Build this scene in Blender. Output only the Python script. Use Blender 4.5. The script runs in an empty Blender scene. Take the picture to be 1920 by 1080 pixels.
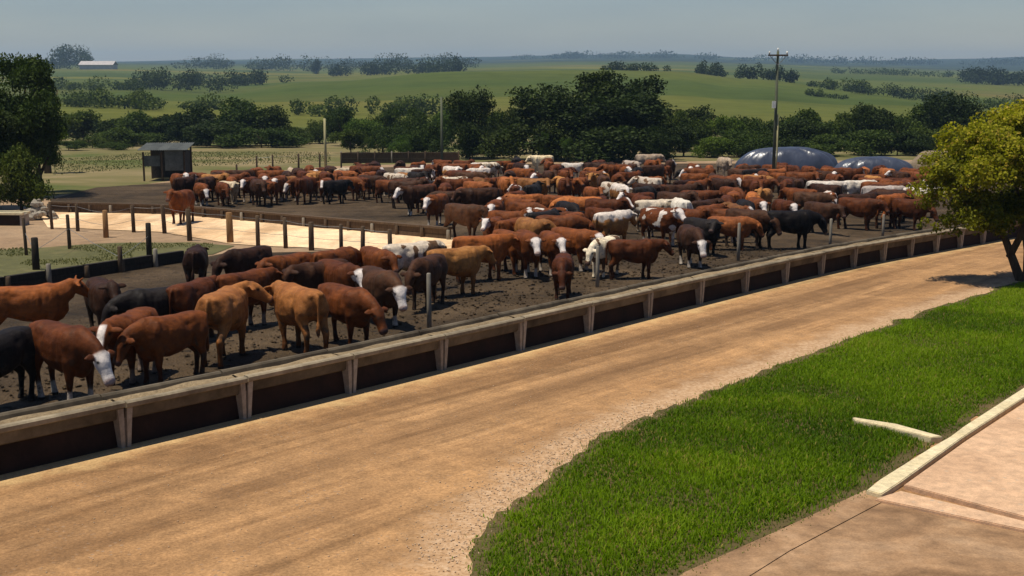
import bpy, bmesh, math, random
import numpy as np
from mathutils import Vector, Matrix, noise as mnoise

# ------------------------------------------------------------------ camera, sky, sun, exposure
SC = bpy.context.scene
F, W, HPX = 2300.0, 1920.0, 1080.0          # focal length in photograph pixels
HOR = 130.0                                  # eye level in the photograph
PITCH = math.atan((HPX / 2 - HOR) / F)
CAMH = 5.23                                  # eye height over the yard plane at y = 0
SLOPE = 0.030                                # yard falls away from the camera

cam_d = bpy.data.cameras.new('camera')
cam_d.sensor_width = 36.0
cam_d.lens = 36.0 * F / W
cam_d.clip_start = 0.1
cam_d.clip_end = 30000
cam = bpy.data.objects.new('camera', cam_d)
SC.collection.objects.link(cam)
cam.location = (0, 0, CAMH)
cam.rotation_euler = (math.pi / 2 - PITCH, 0, 0)
SC.camera = cam

SUN_EL = math.radians(74)
SUN_AZ = math.atan2(-0.95, -0.30)            # from +Y towards +X: sun behind the camera's left shoulder
world = bpy.data.worlds.new('World')
SC.world = world
world.use_nodes = True
wn = world.node_tree
bg = wn.nodes['Background']
sky = wn.nodes.new('ShaderNodeTexSky')
sky.sky_type = 'NISHITA'
sky.sun_disc = False
sky.sun_elevation = SUN_EL
sky.sun_rotation = SUN_AZ
sky.air_density = 1.25
sky.dust_density = 0.1
sky.ozone_density = 1.0
sky.altitude = 600
tint = wn.nodes.new('ShaderNodeMix')
tint.data_type = 'RGBA'
tint.blend_type = 'MULTIPLY'
tint.inputs[0].default_value = 1.0
tint.inputs[7].default_value = (0.93, 1.0, 1.22, 1)
wn.links.new(sky.outputs[0], tint.inputs[6])
# a thin even veil of high cloud over the whole sky
wtc = wn.nodes.new('ShaderNodeTexCoord')
wmp = wn.nodes.new('ShaderNodeMapping')
wmp.inputs['Scale'].default_value = (1.6, 1.6, 9.0)
wns = wn.nodes.new('ShaderNodeTexNoise')
wns.inputs['Scale'].default_value = 2.2
wns.inputs['Detail'].default_value = 5
wrp = wn.nodes.new('ShaderNodeValToRGB')
wrp.color_ramp.elements[0].position = 0.38
wrp.color_ramp.elements[0].color = (0.93, 0.95, 0.98, 1)
wrp.color_ramp.elements[1].position = 0.68
wrp.color_ramp.elements[1].color = (1.12, 1.09, 1.05, 1)
wveil = wn.nodes.new('ShaderNodeMix')
wveil.data_type = 'RGBA'
wveil.blend_type = 'MULTIPLY'
wveil.inputs[0].default_value = 1.0
wn.links.new(wtc.outputs['Generated'], wmp.inputs['Vector'])
wn.links.new(wmp.outputs[0], wns.inputs['Vector'])
wn.links.new(wns.outputs['Fac'], wrp.inputs[0])
wn.links.new(tint.outputs[2], wveil.inputs[6])
wn.links.new(wrp.outputs[0], wveil.inputs[7])
wn.links.new(wveil.outputs[2], bg.inputs[0])
bg.inputs[1].default_value = 0.056

sun_d = bpy.data.lights.new('sun', 'SUN')
sun_d.energy = 4.9
sun_d.angle = math.radians(0.53)
sun_d.color = (1.0, 0.93, 0.80)
sun = bpy.data.objects.new('sun', sun_d)
SC.collection.objects.link(sun)
SDIR = Vector((math.sin(SUN_AZ) * math.cos(SUN_EL), math.cos(SUN_AZ) * math.cos(SUN_EL), math.sin(SUN_EL)))
sun.rotation_euler = SDIR.to_track_quat('Z', 'Y').to_euler()
sun.location = (-40, -30, 60)

SC.view_settings.view_transform = 'Standard'
SC.view_settings.look = 'None'
SC.view_settings.gamma = 1.0
SC.view_settings.use_curve_mapping = False
SC.view_settings.exposure = 0.0
SC.cycles.volume_bounces = 0
SC.cycles.max_bounces = 5
SC.cycles.diffuse_bounces = 3
SC.cycles.glossy_bounces = 2
SC.cycles.transmission_bounces = 3
SC.cycles.transparent_max_bounces = 8

RNG = random.Random(7)
NP = np.random.RandomState(11)
COL = SC.collection

# ------------------------------------------------------------------ picture <-> place
cP, sP = math.cos(PITCH), math.sin(PITCH)

def ray(x, y):
    u, v = (x - W / 2) / F, (HPX / 2 - y) / F
    return u, cP + v * sP, -sP + v * cP

def gp(x, y, dz=0.0):
    """Point of the yard plane seen at photograph pixel x, y."""
    a, b, c = ray(x, y)
    t = -(CAMH) / (c + SLOPE * b)
    return Vector((a * t, b * t, -SLOPE * b * t + dz))

def depth(x, y):
    a, b, c = ray(x, y)
    return -(CAMH) / (c + SLOPE * b)

def proj(p):
    d = Vector(p) - Vector((0, 0, CAMH))
    zc = d.y * cP - d.z * sP
    yc = d.y * sP + d.z * cP
    return W / 2 + F * d.x / zc, HPX / 2 - F * yc / zc

def ratio(y):
    a, b, c = ray(W / 2, y)
    return c / b

# far terrain: for each distance, the height at which the land lies, by direction
TX = np.array([-1500, -400, 0, 200, 420, 600, 870, 1100, 1250, 1400, 1600, 1800, 1920, 2400, 3600], float)
TU = (TX - 960) / F
TY = {
    170: [278.5] * 15,
    230: [250, 250, 246, 244, 244, 246, 250, 252, 252, 252, 252, 248, 246, 246, 246],
    320: [200, 200, 200, 202, 206, 210, 210, 214, 216, 218, 218, 214, 210, 206, 206],
    440: [182, 182, 184, 184, 190, 184, 172, 172, 175, 184, 196, 202, 203, 200, 200],
    620: [160, 160, 164, 165, 173, 154, 135, 132, 135, 149, 169, 186, 193, 190, 190],
    820: [150, 150, 152, 152, 160, 153, 142, 140, 143, 150, 163, 168, 170, 170, 170],
    1500: [128, 128, 129, 129, 133, 137, 129, 126, 128, 131, 137, 142, 144, 144, 144],
    2800: [120, 119, 119, 119, 121, 122, 119, 114, 114, 119, 124, 130, 132, 132, 132],
    5200: [114, 112, 117, 116, 112, 110, 107, 103, 101, 108, 114, 110, 106, 112, 112],
    7000: [124, 124, 124, 124, 122, 121, 118, 116, 117, 121, 123, 122, 121, 122, 122],
}
TD = np.array(sorted(TY))
TZ = np.array([[CAMH + d * ratio(y) for y in TY[d]] for d in TD])

def _smooth(t):
    return t * t * (3 - 2 * t)

def terr(X, Y):
    if Y <= 170:
        return -SLOPE * Y
    u = X / Y
    i = int(np.clip(np.searchsorted(TU, u) - 1, 0, len(TU) - 2))
    a = _smooth(min(max((u - TU[i]) / (TU[i + 1] - TU[i]), 0), 1))
    j = int(np.clip(np.searchsorted(TD, Y) - 1, 0, len(TD) - 2))
    b = min(max((Y - TD[j]) / (TD[j + 1] - TD[j]), 0), 1)
    b = 0.5 * b + 0.5 * _smooth(b)
    z0 = TZ[j, i] * (1 - a) + TZ[j, i + 1] * a
    z1 = TZ[j + 1, i] * (1 - a) + TZ[j + 1, i + 1] * a
    return z0 * (1 - b) + z1 * b

def far(x, Y):
    """Point of the land at distance Y in the direction of photograph column x."""
    X = (x - 960) / F / (cP + 0.17 * sP) * Y
    return Vector((X, Y, terr(X, Y)))

# ------------------------------------------------------------------ materials
def mat(name):
    m = bpy.data.materials.new(name)
    m.use_nodes = True
    n = m.node_tree
    b = n.nodes['Principled BSDF']
    b.inputs['Roughness'].default_value = 0.85
    b.inputs['Specular IOR Level'].default_value = 0.25
    return m, n, b

def N(n, t, **kw):
    x = n.nodes.new(t)
    for k, v in kw.items():
        setattr(x, k, v)
    return x

def noise(n, vec, scale, detail=4, rough=0.55, dist=0.0):
    t = N(n, 'ShaderNodeTexNoise')
    t.inputs['Scale'].default_value = scale
    t.inputs['Detail'].default_value = detail
    t.inputs['Roughness'].default_value = rough
    t.inputs['Distortion'].default_value = dist
    if vec is not None:
        n.links.new(vec, t.inputs['Vector'])
    return t.outputs['Fac']

def ramp(n, fac, stops, interp='LINEAR'):
    r = N(n, 'ShaderNodeValToRGB')
    r.color_ramp.interpolation = interp
    e = r.color_ramp.elements
    while len(e) < len(stops):
        e.new(0.5)
    for k, (p, c) in enumerate(stops):
        e[k].position = p
        e[k].color = (*c, 1) if len(c) == 3 else c
    n.links.new(fac, r.inputs[0])
    return r.outputs[0]

def mix(n, fac, a, b, mode='MIX'):
    x = N(n, 'ShaderNodeMix', data_type='RGBA', blend_type=mode)
    for sock, v in ((x.inputs[0], fac), (x.inputs[6], a), (x.inputs[7], b)):
        if isinstance(v, bpy.types.NodeSocket):
            n.links.new(v, sock)
        else:
            sock.default_value = (*v, 1) if isinstance(v, tuple) and len(v) == 3 else v
    return x.outputs[2]

def math_n(n, op, a, b=None, clamp=False):
    x = N(n, 'ShaderNodeMath', operation=op, use_clamp=clamp)
    for k, v in enumerate((a, b)):
        if v is None:
            continue
        if isinstance(v, bpy.types.NodeSocket):
            n.links.new(v, x.inputs[k])
        else:
            x.inputs[k].default_value = v
    return x.outputs[0]

def maprange(n, v, a, b, c=0.0, d=1.0, smooth=True):
    x = N(n, 'ShaderNodeMapRange')
    if smooth:
        x.interpolation_type = 'SMOOTHSTEP'
    n.links.new(v, x.inputs[0])
    for k, q in enumerate((a, b, c, d)):
        x.inputs[k + 1].default_value = q
    return x.outputs[0]

def bump(n, b, h, strength=0.5, dist=0.05):
    x = N(n, 'ShaderNodeBump')
    x.inputs['Strength'].default_value = strength
    x.inputs['Distance'].default_value = dist
    n.links.new(h, x.inputs['Height'])
    n.links.new(x.outputs[0], b.inputs['Normal'])

def coords(n, kind='Object', scale=None, rotz=0.0):
    t = N(n, 'ShaderNodeTexCoord')
    o = t.outputs[kind]
    if scale is not None or rotz:
        m = N(n, 'ShaderNodeMapping', vector_type='TEXTURE' if False else 'POINT')
        m.inputs['Rotation'].default_value = (0, 0, rotz)
        m.inputs['Scale'].default_value = scale or (1, 1, 1)
        n.links.new(o, m.inputs['Vector'])
        o = m.outputs[0]
    return o

def ground_mat(name, cols, big=0.15, small=3.0, bstr=0.5, bdist=0.05, streak=None, rot=0.0, rough=0.95, speck=None):
    m, n, b = mat(name)
    v = coords(n)
    a = noise(n, v, big, 5, 0.6, 0.6)
    c = noise(n, v, small, 6, 0.7)
    col = ramp(n, a, [(0.28, cols[0]), (0.5, cols[1]), (0.72, cols[2])])
    d = ramp(n, c, [(0.3, (0.72, 0.72, 0.72)), (0.7, (1.22, 1.2, 1.16))])
    col = mix(n, 1.0, col, d, 'MULTIPLY')
    if streak:
        vr = N(n, 'ShaderNodeVectorRotate', rotation_type='Z_AXIS')
        vr.inputs['Angle'].default_value = rot
        n.links.new(v, vr.inputs['Vector'])
        mp = N(n, 'ShaderNodeMapping')
        mp.inputs['Scale'].default_value = (streak[0], streak[1], 1)
        n.links.new(vr.outputs[0], mp.inputs['Vector'])
        sv = mp.outputs[0]
        s = noise(n, sv, 1.0, 5, 0.6, 0.4)
        col = mix(n, 1.0, col, ramp(n, s, [(0.38, streak[2]), (0.50, (1, 1, 1)), (0.62, streak[3])]), 'MULTIPLY')
    if speck:
        vo = N(n, 'ShaderNodeTexVoronoi')
        vo.inputs['Scale'].default_value = speck[0]
        n.links.new(v, vo.inputs['Vector'])
        k = maprange(n, vo.outputs['Distance'], speck[1], speck[1] + 0.12, 1, 0)
        k2 = math_n(n, 'MULTIPLY', k, maprange(n, noise(n, v, 1.1, 3), 0.45, 0.62))
        col = mix(n, k2, col, speck[2])
    gr = noise(n, v, small * 9, 4, 0.75)
    col = mix(n, 1.0, col, ramp(n, gr, [(0.36, (0.84, 0.84, 0.83)), (0.64, (1.13, 1.13, 1.13))]), 'MULTIPLY')
    n.links.new(col, b.inputs['Base Color'])
    b.inputs['Roughness'].default_value = rough
    h = math_n(n, 'ADD', c, math_n(n, 'MULTIPLY', noise(n, v, small * 6, 3), 0.5))
    bump(n, b, h, bstr, bdist)
    return m

ROADROT = math.radians(-51)
M = {}
M['road'] = ground_mat('road_dirt', [(0.315, 0.172, 0.074), (0.345, 0.192, 0.084), (0.385, 0.220, 0.100)], 0.16, 2.2, 0.45, 0.05,
                       streak=(0.045, 0.85, (0.60, 0.57, 0.54), (1.24, 1.24, 1.24)), rot=ROADROT, speck=(9.0, 0.14, (0.30, 0.19, 0.11)))
M['shoulder'] = ground_mat('gravel_shoulder', [(0.42, 0.265, 0.115), (0.50, 0.325, 0.15), (0.54, 0.37, 0.19)], 0.5, 6, 0.8, 0.04, speck=(16, 0.2, (0.27, 0.16, 0.08)))
M['mud'] = ground_mat('pen_mud', [(0.032, 0.021, 0.011), (0.092, 0.059, 0.030), (0.165, 0.110, 0.062)], 0.30, 2.6, 1.0, 0.28, speck=(2.6, 0.2, (0.030, 0.020, 0.012)))
M['lane'] = ground_mat('lane_sand', [(0.70, 0.46, 0.25), (0.80, 0.56, 0.33), (0.86, 0.64, 0.41)], 0.25, 1.2, 0.5, 0.05, streak=(0.5, 0.06, (0.75, 0.7, 0.65), (1.1, 1.1, 1.1)))
M['dirt'] = ground_mat('dry_dirt', [(0.24, 0.155, 0.085), (0.31, 0.205, 0.12), (0.36, 0.25, 0.15)], 0.2, 1.5, 0.5, 0.05)
M['turf'] = ground_mat('worn_turf', [(0.085, 0.085, 0.03), (0.11, 0.105, 0.04), (0.20, 0.145, 0.065)], 0.22, 2.5, 0.6, 0.06)
M['soil'] = ground_mat('verge_soil', [(0.075, 0.060, 0.020), (0.105, 0.078, 0.028), (0.18, 0.112, 0.050)], 0.6, 4, 0.8, 0.05)
M['slab'] = ground_mat('slab_concrete', [(0.50, 0.31, 0.185), (0.60, 0.385, 0.235), (0.67, 0.445, 0.285)], 0.6, 5, 0.25, 0.01, speck=(7, 0.16, (0.47, 0.34, 0.23)))
M['apron'] = ground_mat('apron_concrete', [(0.17, 0.095, 0.048), (0.32, 0.19, 0.10), (0.45, 0.29, 0.17)], 0.9, 4, 0.3, 0.015)
M['kerb'] = ground_mat('kerb_concrete', [(0.56, 0.46, 0.27), (0.66, 0.55, 0.34), (0.70, 0.60, 0.40)], 1.5, 8, 0.3, 0.01)

def plain(name, c1, c2, scale=6.0, rough=0.8, bstr=0.25, bdist=0.01, spec=0.25, metal=0.0, stretch=None):
    m, n, b = mat(name)
    v = coords(n, 'Object', stretch)
    a = noise(n, v, scale, 5, 0.62, 0.3)
    oi = N(n, 'ShaderNodeObjectInfo')
    col = ramp(n, a, [(0.3, c1), (0.7, c2)])
    k = maprange(n, oi.outputs['Random'], 0, 1, 0.82, 1.12, False)
    cc = N(n, 'ShaderNodeCombineColor')
    for q in range(3):
        n.links.new(k, cc.inputs[q])
    col = mix(n, 1.0, col, cc.outputs[0], 'MULTIPLY')
    gr = noise(n, v, scale * 5, 4, 0.75)
    col = mix(n, 1.0, col, ramp(n, gr, [(0.36, (0.84, 0.84, 0.83)), (0.64, (1.13, 1.13, 1.13))]), 'MULTIPLY')
    n.links.new(col, b.inputs['Base Color'])
    b.inputs['Roughness'].default_value = rough
    b.inputs['Specular IOR Level'].default_value = spec
    b.inputs['Metallic'].default_value = metal
    bump(n, b, noise(n, v, scale * 3, 4), bstr, bdist)
    return m

M['concrete'] = plain('shaded_trough_concrete', (0.042, 0.030, 0.018), (0.17, 0.135, 0.09), 1.1, 0.85, 0.4, 0.012)  # panel shade darkened into the concrete colour; the lip has a lighter copy
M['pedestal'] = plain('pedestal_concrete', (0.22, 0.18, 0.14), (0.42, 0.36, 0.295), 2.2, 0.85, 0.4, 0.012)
M['nearblack'] = plain('near_black_concrete', (0.012, 0.0055, 0.0035), (0.030, 0.014, 0.009), 2, 0.9)  # dark stained concrete, taken near black to deepen shade under the trough
M['lip'] = plain('sunlit_lip_concrete', (0.15, 0.115, 0.072), (0.36, 0.29, 0.19), 1.6, 0.85, 0.4, 0.012)  # lighter copy of the trough concrete for the sunlit lip
M['feed'] = plain('mixed_feed', (0.20, 0.14, 0.075), (0.36, 0.265, 0.15), 9, 0.95, 1.0, 0.05)
M['timber'] = plain('weathered_timber', (0.055, 0.035, 0.02), (0.12, 0.078, 0.045), 5, 0.9, 0.5, 0.01, stretch=(4, 4, 0.6))
M['creosote'] = plain('creosoted_timber', (0.012, 0.009, 0.006), (0.035, 0.025, 0.016), 5, 0.8, 0.5, 0.01, stretch=(4, 4, 0.6))
M['brownpost'] = plain('orange_brown_timber', (0.17, 0.085, 0.03), (0.28, 0.15, 0.06), 5, 0.85, 0.5, 0.01, stretch=(4, 4, 0.6))
M['palepost'] = plain('pale_grey_post', (0.17, 0.145, 0.11), (0.30, 0.26, 0.20), 5, 0.8, 0.4, 0.01, stretch=(4, 4, 0.6))
M['polewood'] = plain('pole_wood', (0.075, 0.085, 0.055), (0.14, 0.15, 0.095), 4, 0.85, 0.4, 0.01, stretch=(3, 3, 0.3))
M['palepole'] = plain('pale_pole_wood', (0.34, 0.30, 0.14), (0.48, 0.43, 0.23), 4, 0.85, 0.4, 0.01, stretch=(3, 3, 0.3))
M['porcelain'] = plain('insulator_porcelain', (0.6, 0.6, 0.52), (0.75, 0.74, 0.66), 4, 0.3)
M['steel'] = plain('galvanised_steel', (0.20, 0.20, 0.19), (0.34, 0.33, 0.31), 5, 0.5, 0.1, 0.005, 0.5, 0.6)
M['sheet'] = plain('grey_roof_sheet', (0.08, 0.085, 0.075), (0.16, 0.165, 0.145), 1.5, 0.6, 0.2, 0.01)
M['shedwall'] = plain('dark_shed_board', (0.03, 0.025, 0.02), (0.075, 0.06, 0.045), 3, 0.9)
M['whiteroof'] = plain('pale_farm_roof', (0.40, 0.36, 0.34), (0.52, 0.47, 0.44), 0.3, 0.7)
M['rubble'] = plain('grey_rubble', (0.20, 0.17, 0.13), (0.38, 0.33, 0.26), 2.5, 0.95, 0.8, 0.05)
M['hay'] = plain('old_hay', (0.19, 0.14, 0.09), (0.33, 0.25, 0.16), 3, 0.95, 1.0, 0.05)
M['bark'] = plain('tree_bark', (0.035, 0.024, 0.014), (0.10, 0.07, 0.042), 6, 0.95, 0.9, 0.03, stretch=(3, 3, 0.5))
M['stone'] = plain('gravel_stone', (0.50, 0.34, 0.20), (0.72, 0.54, 0.37), 14, 0.9)

def tarp_mat():
    m, n, b = mat('blue_grey_tarpaulin')
    v = coords(n)
    a = noise(n, v, 0.8, 4, 0.6, 0.5)
    col = ramp(n, a, [(0.3, (0.030, 0.036, 0.056)), (0.7, (0.070, 0.080, 0.112))])
    n.links.new(col, b.inputs['Base Color'])
    b.inputs['Roughness'].default_value = 0.34
    b.inputs['Specular IOR Level'].default_value = 0.6
    bump(n, b, noise(n, coords(n, 'Object', (2.2, 2.2, 0.35)), 1.0, 3, 0.5, 0.6), 0.6, 0.10)
    return m
M['tarp'] = tarp_mat()

def leaf_mat(name, dark, light, accent=None, trans=0.3):
    """Leaves: the 'var' attribute runs from dark to light leaf, object random shifts the whole plant."""
    m, n, b = mat(name)
    at = N(n, 'ShaderNodeAttribute', attribute_name='var')
    stops = [(0.0, dark), (0.75, light)]
    if accent:
        stops.append((0.97, accent))
    col = ramp(n, at.outputs['Fac'], stops)
    oi = N(n, 'ShaderNodeObjectInfo')
    col = mix(n, 1.0, col, ramp(n, oi.outputs['Random'], [(0, (0.72, 0.78, 0.8)), (0.5, (1, 1, 1)), (1, (1.25, 1.12, 0.9))]), 'MULTIPLY')
    n.links.new(col, b.inputs['Base Color'])
    b.inputs['Roughness'].default_value = 0.65
    b.inputs['Specular IOR Level'].default_value = 0.10
    tr = N(n, 'ShaderNodeBsdfTranslucent')
    n.links.new(mix(n, 1.0, col, (1.1, 1.25, 0.5), 'MULTIPLY'), tr.inputs[0])
    mx = N(n, 'ShaderNodeMixShader')
    mx.inputs[0].default_value = trans
    n.links.new(b.outputs[0], mx.inputs[1])
    n.links.new(tr.outputs[0], mx.inputs[2])
    n.links.new(mx.outputs[0], n.nodes['Material Output'].inputs[0])
    return m

M['leaf_dark'] = leaf_mat('dark_evergreen_leaves', (0.012, 0.021, 0.004), (0.040, 0.060, 0.010), trans=0.2)
M['leaf_mid'] = leaf_mat('bush_leaves', (0.022, 0.040, 0.006), (0.075, 0.105, 0.016), trans=0.25)
M['leaf_bright'] = leaf_mat('bright_leaves', (0.035, 0.065, 0.010), (0.10, 0.155, 0.022), trans=0.3)
M['leaf_yellow'] = leaf_mat('yellow_green_leaves', (0.040, 0.062, 0.006), (0.36, 0.335, 0.018), (0.52, 0.38, 0.06), trans=0.42)
M['grass'] = leaf_mat('verge_grass', (0.034, 0.085, 0.002), (0.165, 0.270, 0.004), (0.30, 0.25, 0.06), trans=0.35)
M['drygrass'] = leaf_mat('pale_grass', (0.085, 0.095, 0.03), (0.18, 0.165, 0.06), (0.34, 0.28, 0.14), trans=0.25)

# ------------------------------------------------------------------ helpers
def prop(o, label=None, cat=None, group=None, kind=None):
    if label: o['label'] = label
    if cat: o['category'] = cat
    if group: o['group'] = group
    if kind: o['kind'] = kind
    return o

def link(name, data, parent=None, loc=None, rz=0.0):
    o = bpy.data.objects.new(name, data)
    COL.objects.link(o)
    if parent is not None:
        o.parent = parent
    if loc is not None:
        o.location = loc
    if rz:
        o.rotation_euler = (0, 0, rz)
    return o

def mesh_from(name, bm, m, smooth=False):
    bmesh.ops.recalc_face_normals(bm, faces=bm.faces)
    me = bpy.data.meshes.new(name)
    bm.to_mesh(me)
    bm.free()
    me.materials.append(m)
    if smooth:
        me.polygons.foreach_set('use_smooth', [True] * len(me.polygons))
    return me

def obj(name, bm, m, parent=None, loc=None, rz=0.0, smooth=False):
    return link(name, mesh_from(name, bm, m, smooth), parent, loc, rz)

def np_mesh(name, verts, faces, m, var=None, nper=4):
    """verts (n,3), faces (k,nper): fast mesh build for leaves, blades and stones."""
    me = bpy.data.meshes.new(name)
    nv, nf = len(verts), len(faces)
    me.vertices.add(nv)
    me.vertices.foreach_set('co', np.ascontiguousarray(verts, np.float32).ravel())
    me.loops.add(nf * nper)
    me.loops.foreach_set('vertex_index', np.ascontiguousarray(faces, np.int32).ravel())
    me.polygons.add(nf)
    me.polygons.foreach_set('loop_start', np.arange(0, nf * nper, nper, dtype=np.int32))
    me.polygons.foreach_set('loop_total', np.full(nf, nper, np.int32))
    if var is not None:
        a = me.attributes.new('var', 'FLOAT', 'POINT')
        a.data.foreach_set('value', np.ascontiguousarray(var, np.float32))
    me.update(calc_edges=True)
    me.validate()
    me.materials.append(m)
    return me

def box(bm, x0, x1, y0, y1, z0, z1):
    v = [bm.verts.new((x, y, z)) for x in (x0, x1) for y in (y0, y1) for z in (z0, z1)]
    for f in ((0, 1, 3, 2), (4, 6, 7, 5), (0, 4, 5, 1), (2, 3, 7, 6), (0, 2, 6, 4), (1, 5, 7, 3)):
        bm.faces.new([v[i] for i in f])

def tube(bm, pts, rads, seg=8, cap=True):
    rings = []
    for k, p in enumerate(pts):
        p = Vector(p)
        a = Vector(pts[max(k - 1, 0)])
        b = Vector(pts[min(k + 1, len(pts) - 1)])
        d = (b - a).normalized()
        up = Vector((0, 0, 1)) if abs(d.z) < 0.9 else Vector((0, 1, 0))
        s = d.cross(up).normalized()
        t = s.cross(d).normalized()
        r = rads[k]
        ra, rb = (r, r) if not isinstance(r, tuple) else r
        rings.append([bm.verts.new(p + s * (math.cos(q) * ra) + t * (math.sin(q) * rb))
                      for q in [2 * math.pi * i / seg for i in range(seg)]])
    for a, b in zip(rings[:-1], rings[1:]):
        for i in range(seg):
            bm.faces.new((a[i], a[(i + 1) % seg], b[(i + 1) % seg], b[i]))
    if cap:
        bm.faces.new(rings[0][::-1])
        bm.faces.new(rings[-1])

def extrude(bm, prof, ends):
    """Sweep a closed profile (list of (a, z)) between frames (origin, axis_a)."""
    rings = [[bm.verts.new(o + ax * a + Vector((0, 0, z))) for a, z in prof] for o, ax in ends]
    k = len(prof)
    for r0, r1 in zip(rings[:-1], rings[1:]):
        for i in range(k):
            bm.faces.new((r0[i], r0[(i + 1) % k], r1[(i + 1) % k], r1[i]))
    bm.faces.new(rings[0][::-1])
    bm.faces.new(rings[-1])

def sheet(name, pts, dz, m, px=True, kind='structure'):
    """A flat piece of the yard: a polygon given by the photograph's pixels, laid on the yard plane."""
    w = [gp(x, y, dz) for x, y in pts] if px else [Vector((x, y, -SLOPE * y + dz)) for x, y in pts]
    bm = bmesh.new()
    f = bm.faces.new([bm.verts.new(p) for p in w])
    if f.normal.z < 0 or True:
        bm.normal_update()
        if f.normal.z < 0:
            f.normal_flip()
    bmesh.ops.triangulate(bm, faces=bm.faces)
    me = bpy.data.meshes.new(name)
    bm.to_mesh(me)
    bm.free()
    me.materials.append(m)
    o = link(name, me)
    o['kind'] = kind
    return o, [(p.x, p.y) for p in w]

def wobble(pts, step=25, amp=5, seed=0):
    """Roughen the outline of a polygon of pixels."""
    r = random.Random(seed)
    out = []
    for (x0, y0), (x1, y1) in zip(pts, pts[1:] + pts[:1]):
        L = math.hypot(x1 - x0, y1 - y0)
        k = max(1, int(L / step))
        for i in range(k):
            t = i / k
            x, y = x0 + (x1 - x0) * t, y0 + (y1 - y0) * t
            if 0 < i:
                a = amp * min(1.0, max(0.15, (y - 200) / 600))
                x += r.uniform(-a, a); y += r.uniform(-a, a) * 0.5
            out.append((x, y))
    return out

def inside(px, py, poly):
    """Vectorised point in polygon."""
    n = len(poly)
    res = np.zeros(len(px), bool)
    j = n - 1
    for i in range(n):
        xi, yi = poly[i]; xj, yj = poly[j]
        c = ((yi > py) != (yj > py)) & (px < (xj - xi) * (py - yi) / (yj - yi + 1e-12) + xi)
        res ^= c
        j = i
    return res

# ------------------------------------------------------------------ land
def build_ground():
    rows = list(np.arange(-80, 170, 12.5)) + list(np.arange(170, 330, 10)) + list(np.arange(330, 840, 15))
    y = 840
    while y < 7000:
        rows.append(y); y *= 1.045
    rows.append(7000)
    us = np.linspace(-0.95, 0.95, 191)
    V, A = [], []
    for Y in rows:
        for u in us:
            X = u * max(Y, 170)
            z = terr(X, Y) if Y > 170 else -SLOPE * Y
            if Y > 200:
                z += mnoise.noise(Vector((X * 0.012, Y * 0.012, 0))) * min((Y - 200) / 300, 1) * 0.8
            V.append((X, Y, z))
            A.append(0)
    nu = len(us)
    Fc = [(r * nu + c, r * nu + c + 1, (r + 1) * nu + c + 1, (r + 1) * nu + c) for r in range(len(rows) - 1) for c in range(nu - 1)]
    V = np.array(V)
    m, n, b = mat('farmland')
    v = coords(n)
    big = noise(n, v, 0.0045, 4, 0.5, 0.3)
    col = ramp(n, big, [(0.34, (0.056, 0.072, 0.017)), (0.46, (0.080, 0.098, 0.023)), (0.56, (0.094, 0.102, 0.025)), (0.68, (0.125, 0.108, 0.038))])
    # field strips across the slopes
    vo = N(n, 'ShaderNodeTexVoronoi', feature='F1')
    vo.inputs['Scale'].default_value = 1.0
    n.links.new(coords(n, 'Object', (0.0032, 0.0065, 0.0), 0.25), vo.inputs['Vector'])
    sep = N(n, 'ShaderNodeSeparateColor')
    n.links.new(vo.outputs['Color'], sep.inputs[0])
    col = mix(n, 1.0, col, ramp(n, sep.outputs[0], [(0, (0.68, 0.80, 0.74)), (0.4, (0.95, 1.0, 0.95)), (0.75, (1.05, 1.06, 0.95)), (0.90, (1.2, 1.1, 1.0)), (1, (1.6, 1.32, 1.2))]), 'MULTIPLY')
    fine = noise(n, v, 0.09, 6, 0.65)
    col = mix(n, 1.0, col, ramp(n, fine, [(0.3, (0.80, 0.82, 0.78)), (0.7, (1.16, 1.13, 1.08))]), 'MULTIPLY')
    rows_n = noise(n, coords(n, 'Object', (0.03, 0.45, 1), 0.15), 1.0, 3, 0.5)
    col = mix(n, 1.0, col, ramp(n, rows_n, [(0.35, (0.88, 0.90, 0.86)), (0.65, (1.08, 1.06, 1.04))]), 'MULTIPLY')
    # near the yard the grass is rank and dry between the bushes
    sx = N(n, 'ShaderNodeSeparateXYZ')
    n.links.new(v, sx.inputs[0])
    near = maprange(n, sx.outputs[1], 175, 260, 1, 0)
    nc = ramp(n, noise(n, v, 0.07, 5, 0.6, 0.5), [(0.35, (0.085, 0.100, 0.030)), (0.5, (0.15, 0.13, 0.055)), (0.66, (0.25, 0.19, 0.10))])
    col = mix(n, near, col, nc)
    # distant ranges are wooded
    wood = math_n(n, 'MULTIPLY', maprange(n, sx.outputs[1], 1900, 2900), maprange(n, noise(n, v, 0.0016, 4, 0.6), 0.36, 0.46))
    col = mix(n, wood, col, (0.022, 0.032, 0.014))
    n.links.new(col, b.inputs['Base Color'])
    b.inputs['Roughness'].default_value = 1.0
    b.inputs['Specular IOR Level'].default_value = 0.05
    bump(n, b, noise(n, v, 0.6, 5, 0.7), 0.6, 0.35)
    me = np_mesh('ground', V, np.array(Fc), m)
    me.polygons.foreach_set('use_smooth', [True] * len(me.polygons))
    o = link('ground', me)
    o['kind'] = 'structure'
build_ground()

# trough line: pedestal feet read off the photograph, smoothed and continued both ways
FEET = [(232, 845), (462, 785), (660, 738), (830, 697), (978, 658), (1105, 628), (1217, 598), (1311, 573), (1398, 552), (1474, 532), (1540, 517), (1600, 503), (1657, 493), (1708, 483)]
_f = np.array([[gp(x, y).x, gp(x, y).y] for x, y in FEET])
_i = np.arange(len(FEET))
_cx, _cy = np.polyfit(_i, _f[:, 0], 3), np.polyfit(_i, _f[:, 1], 3)

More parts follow.
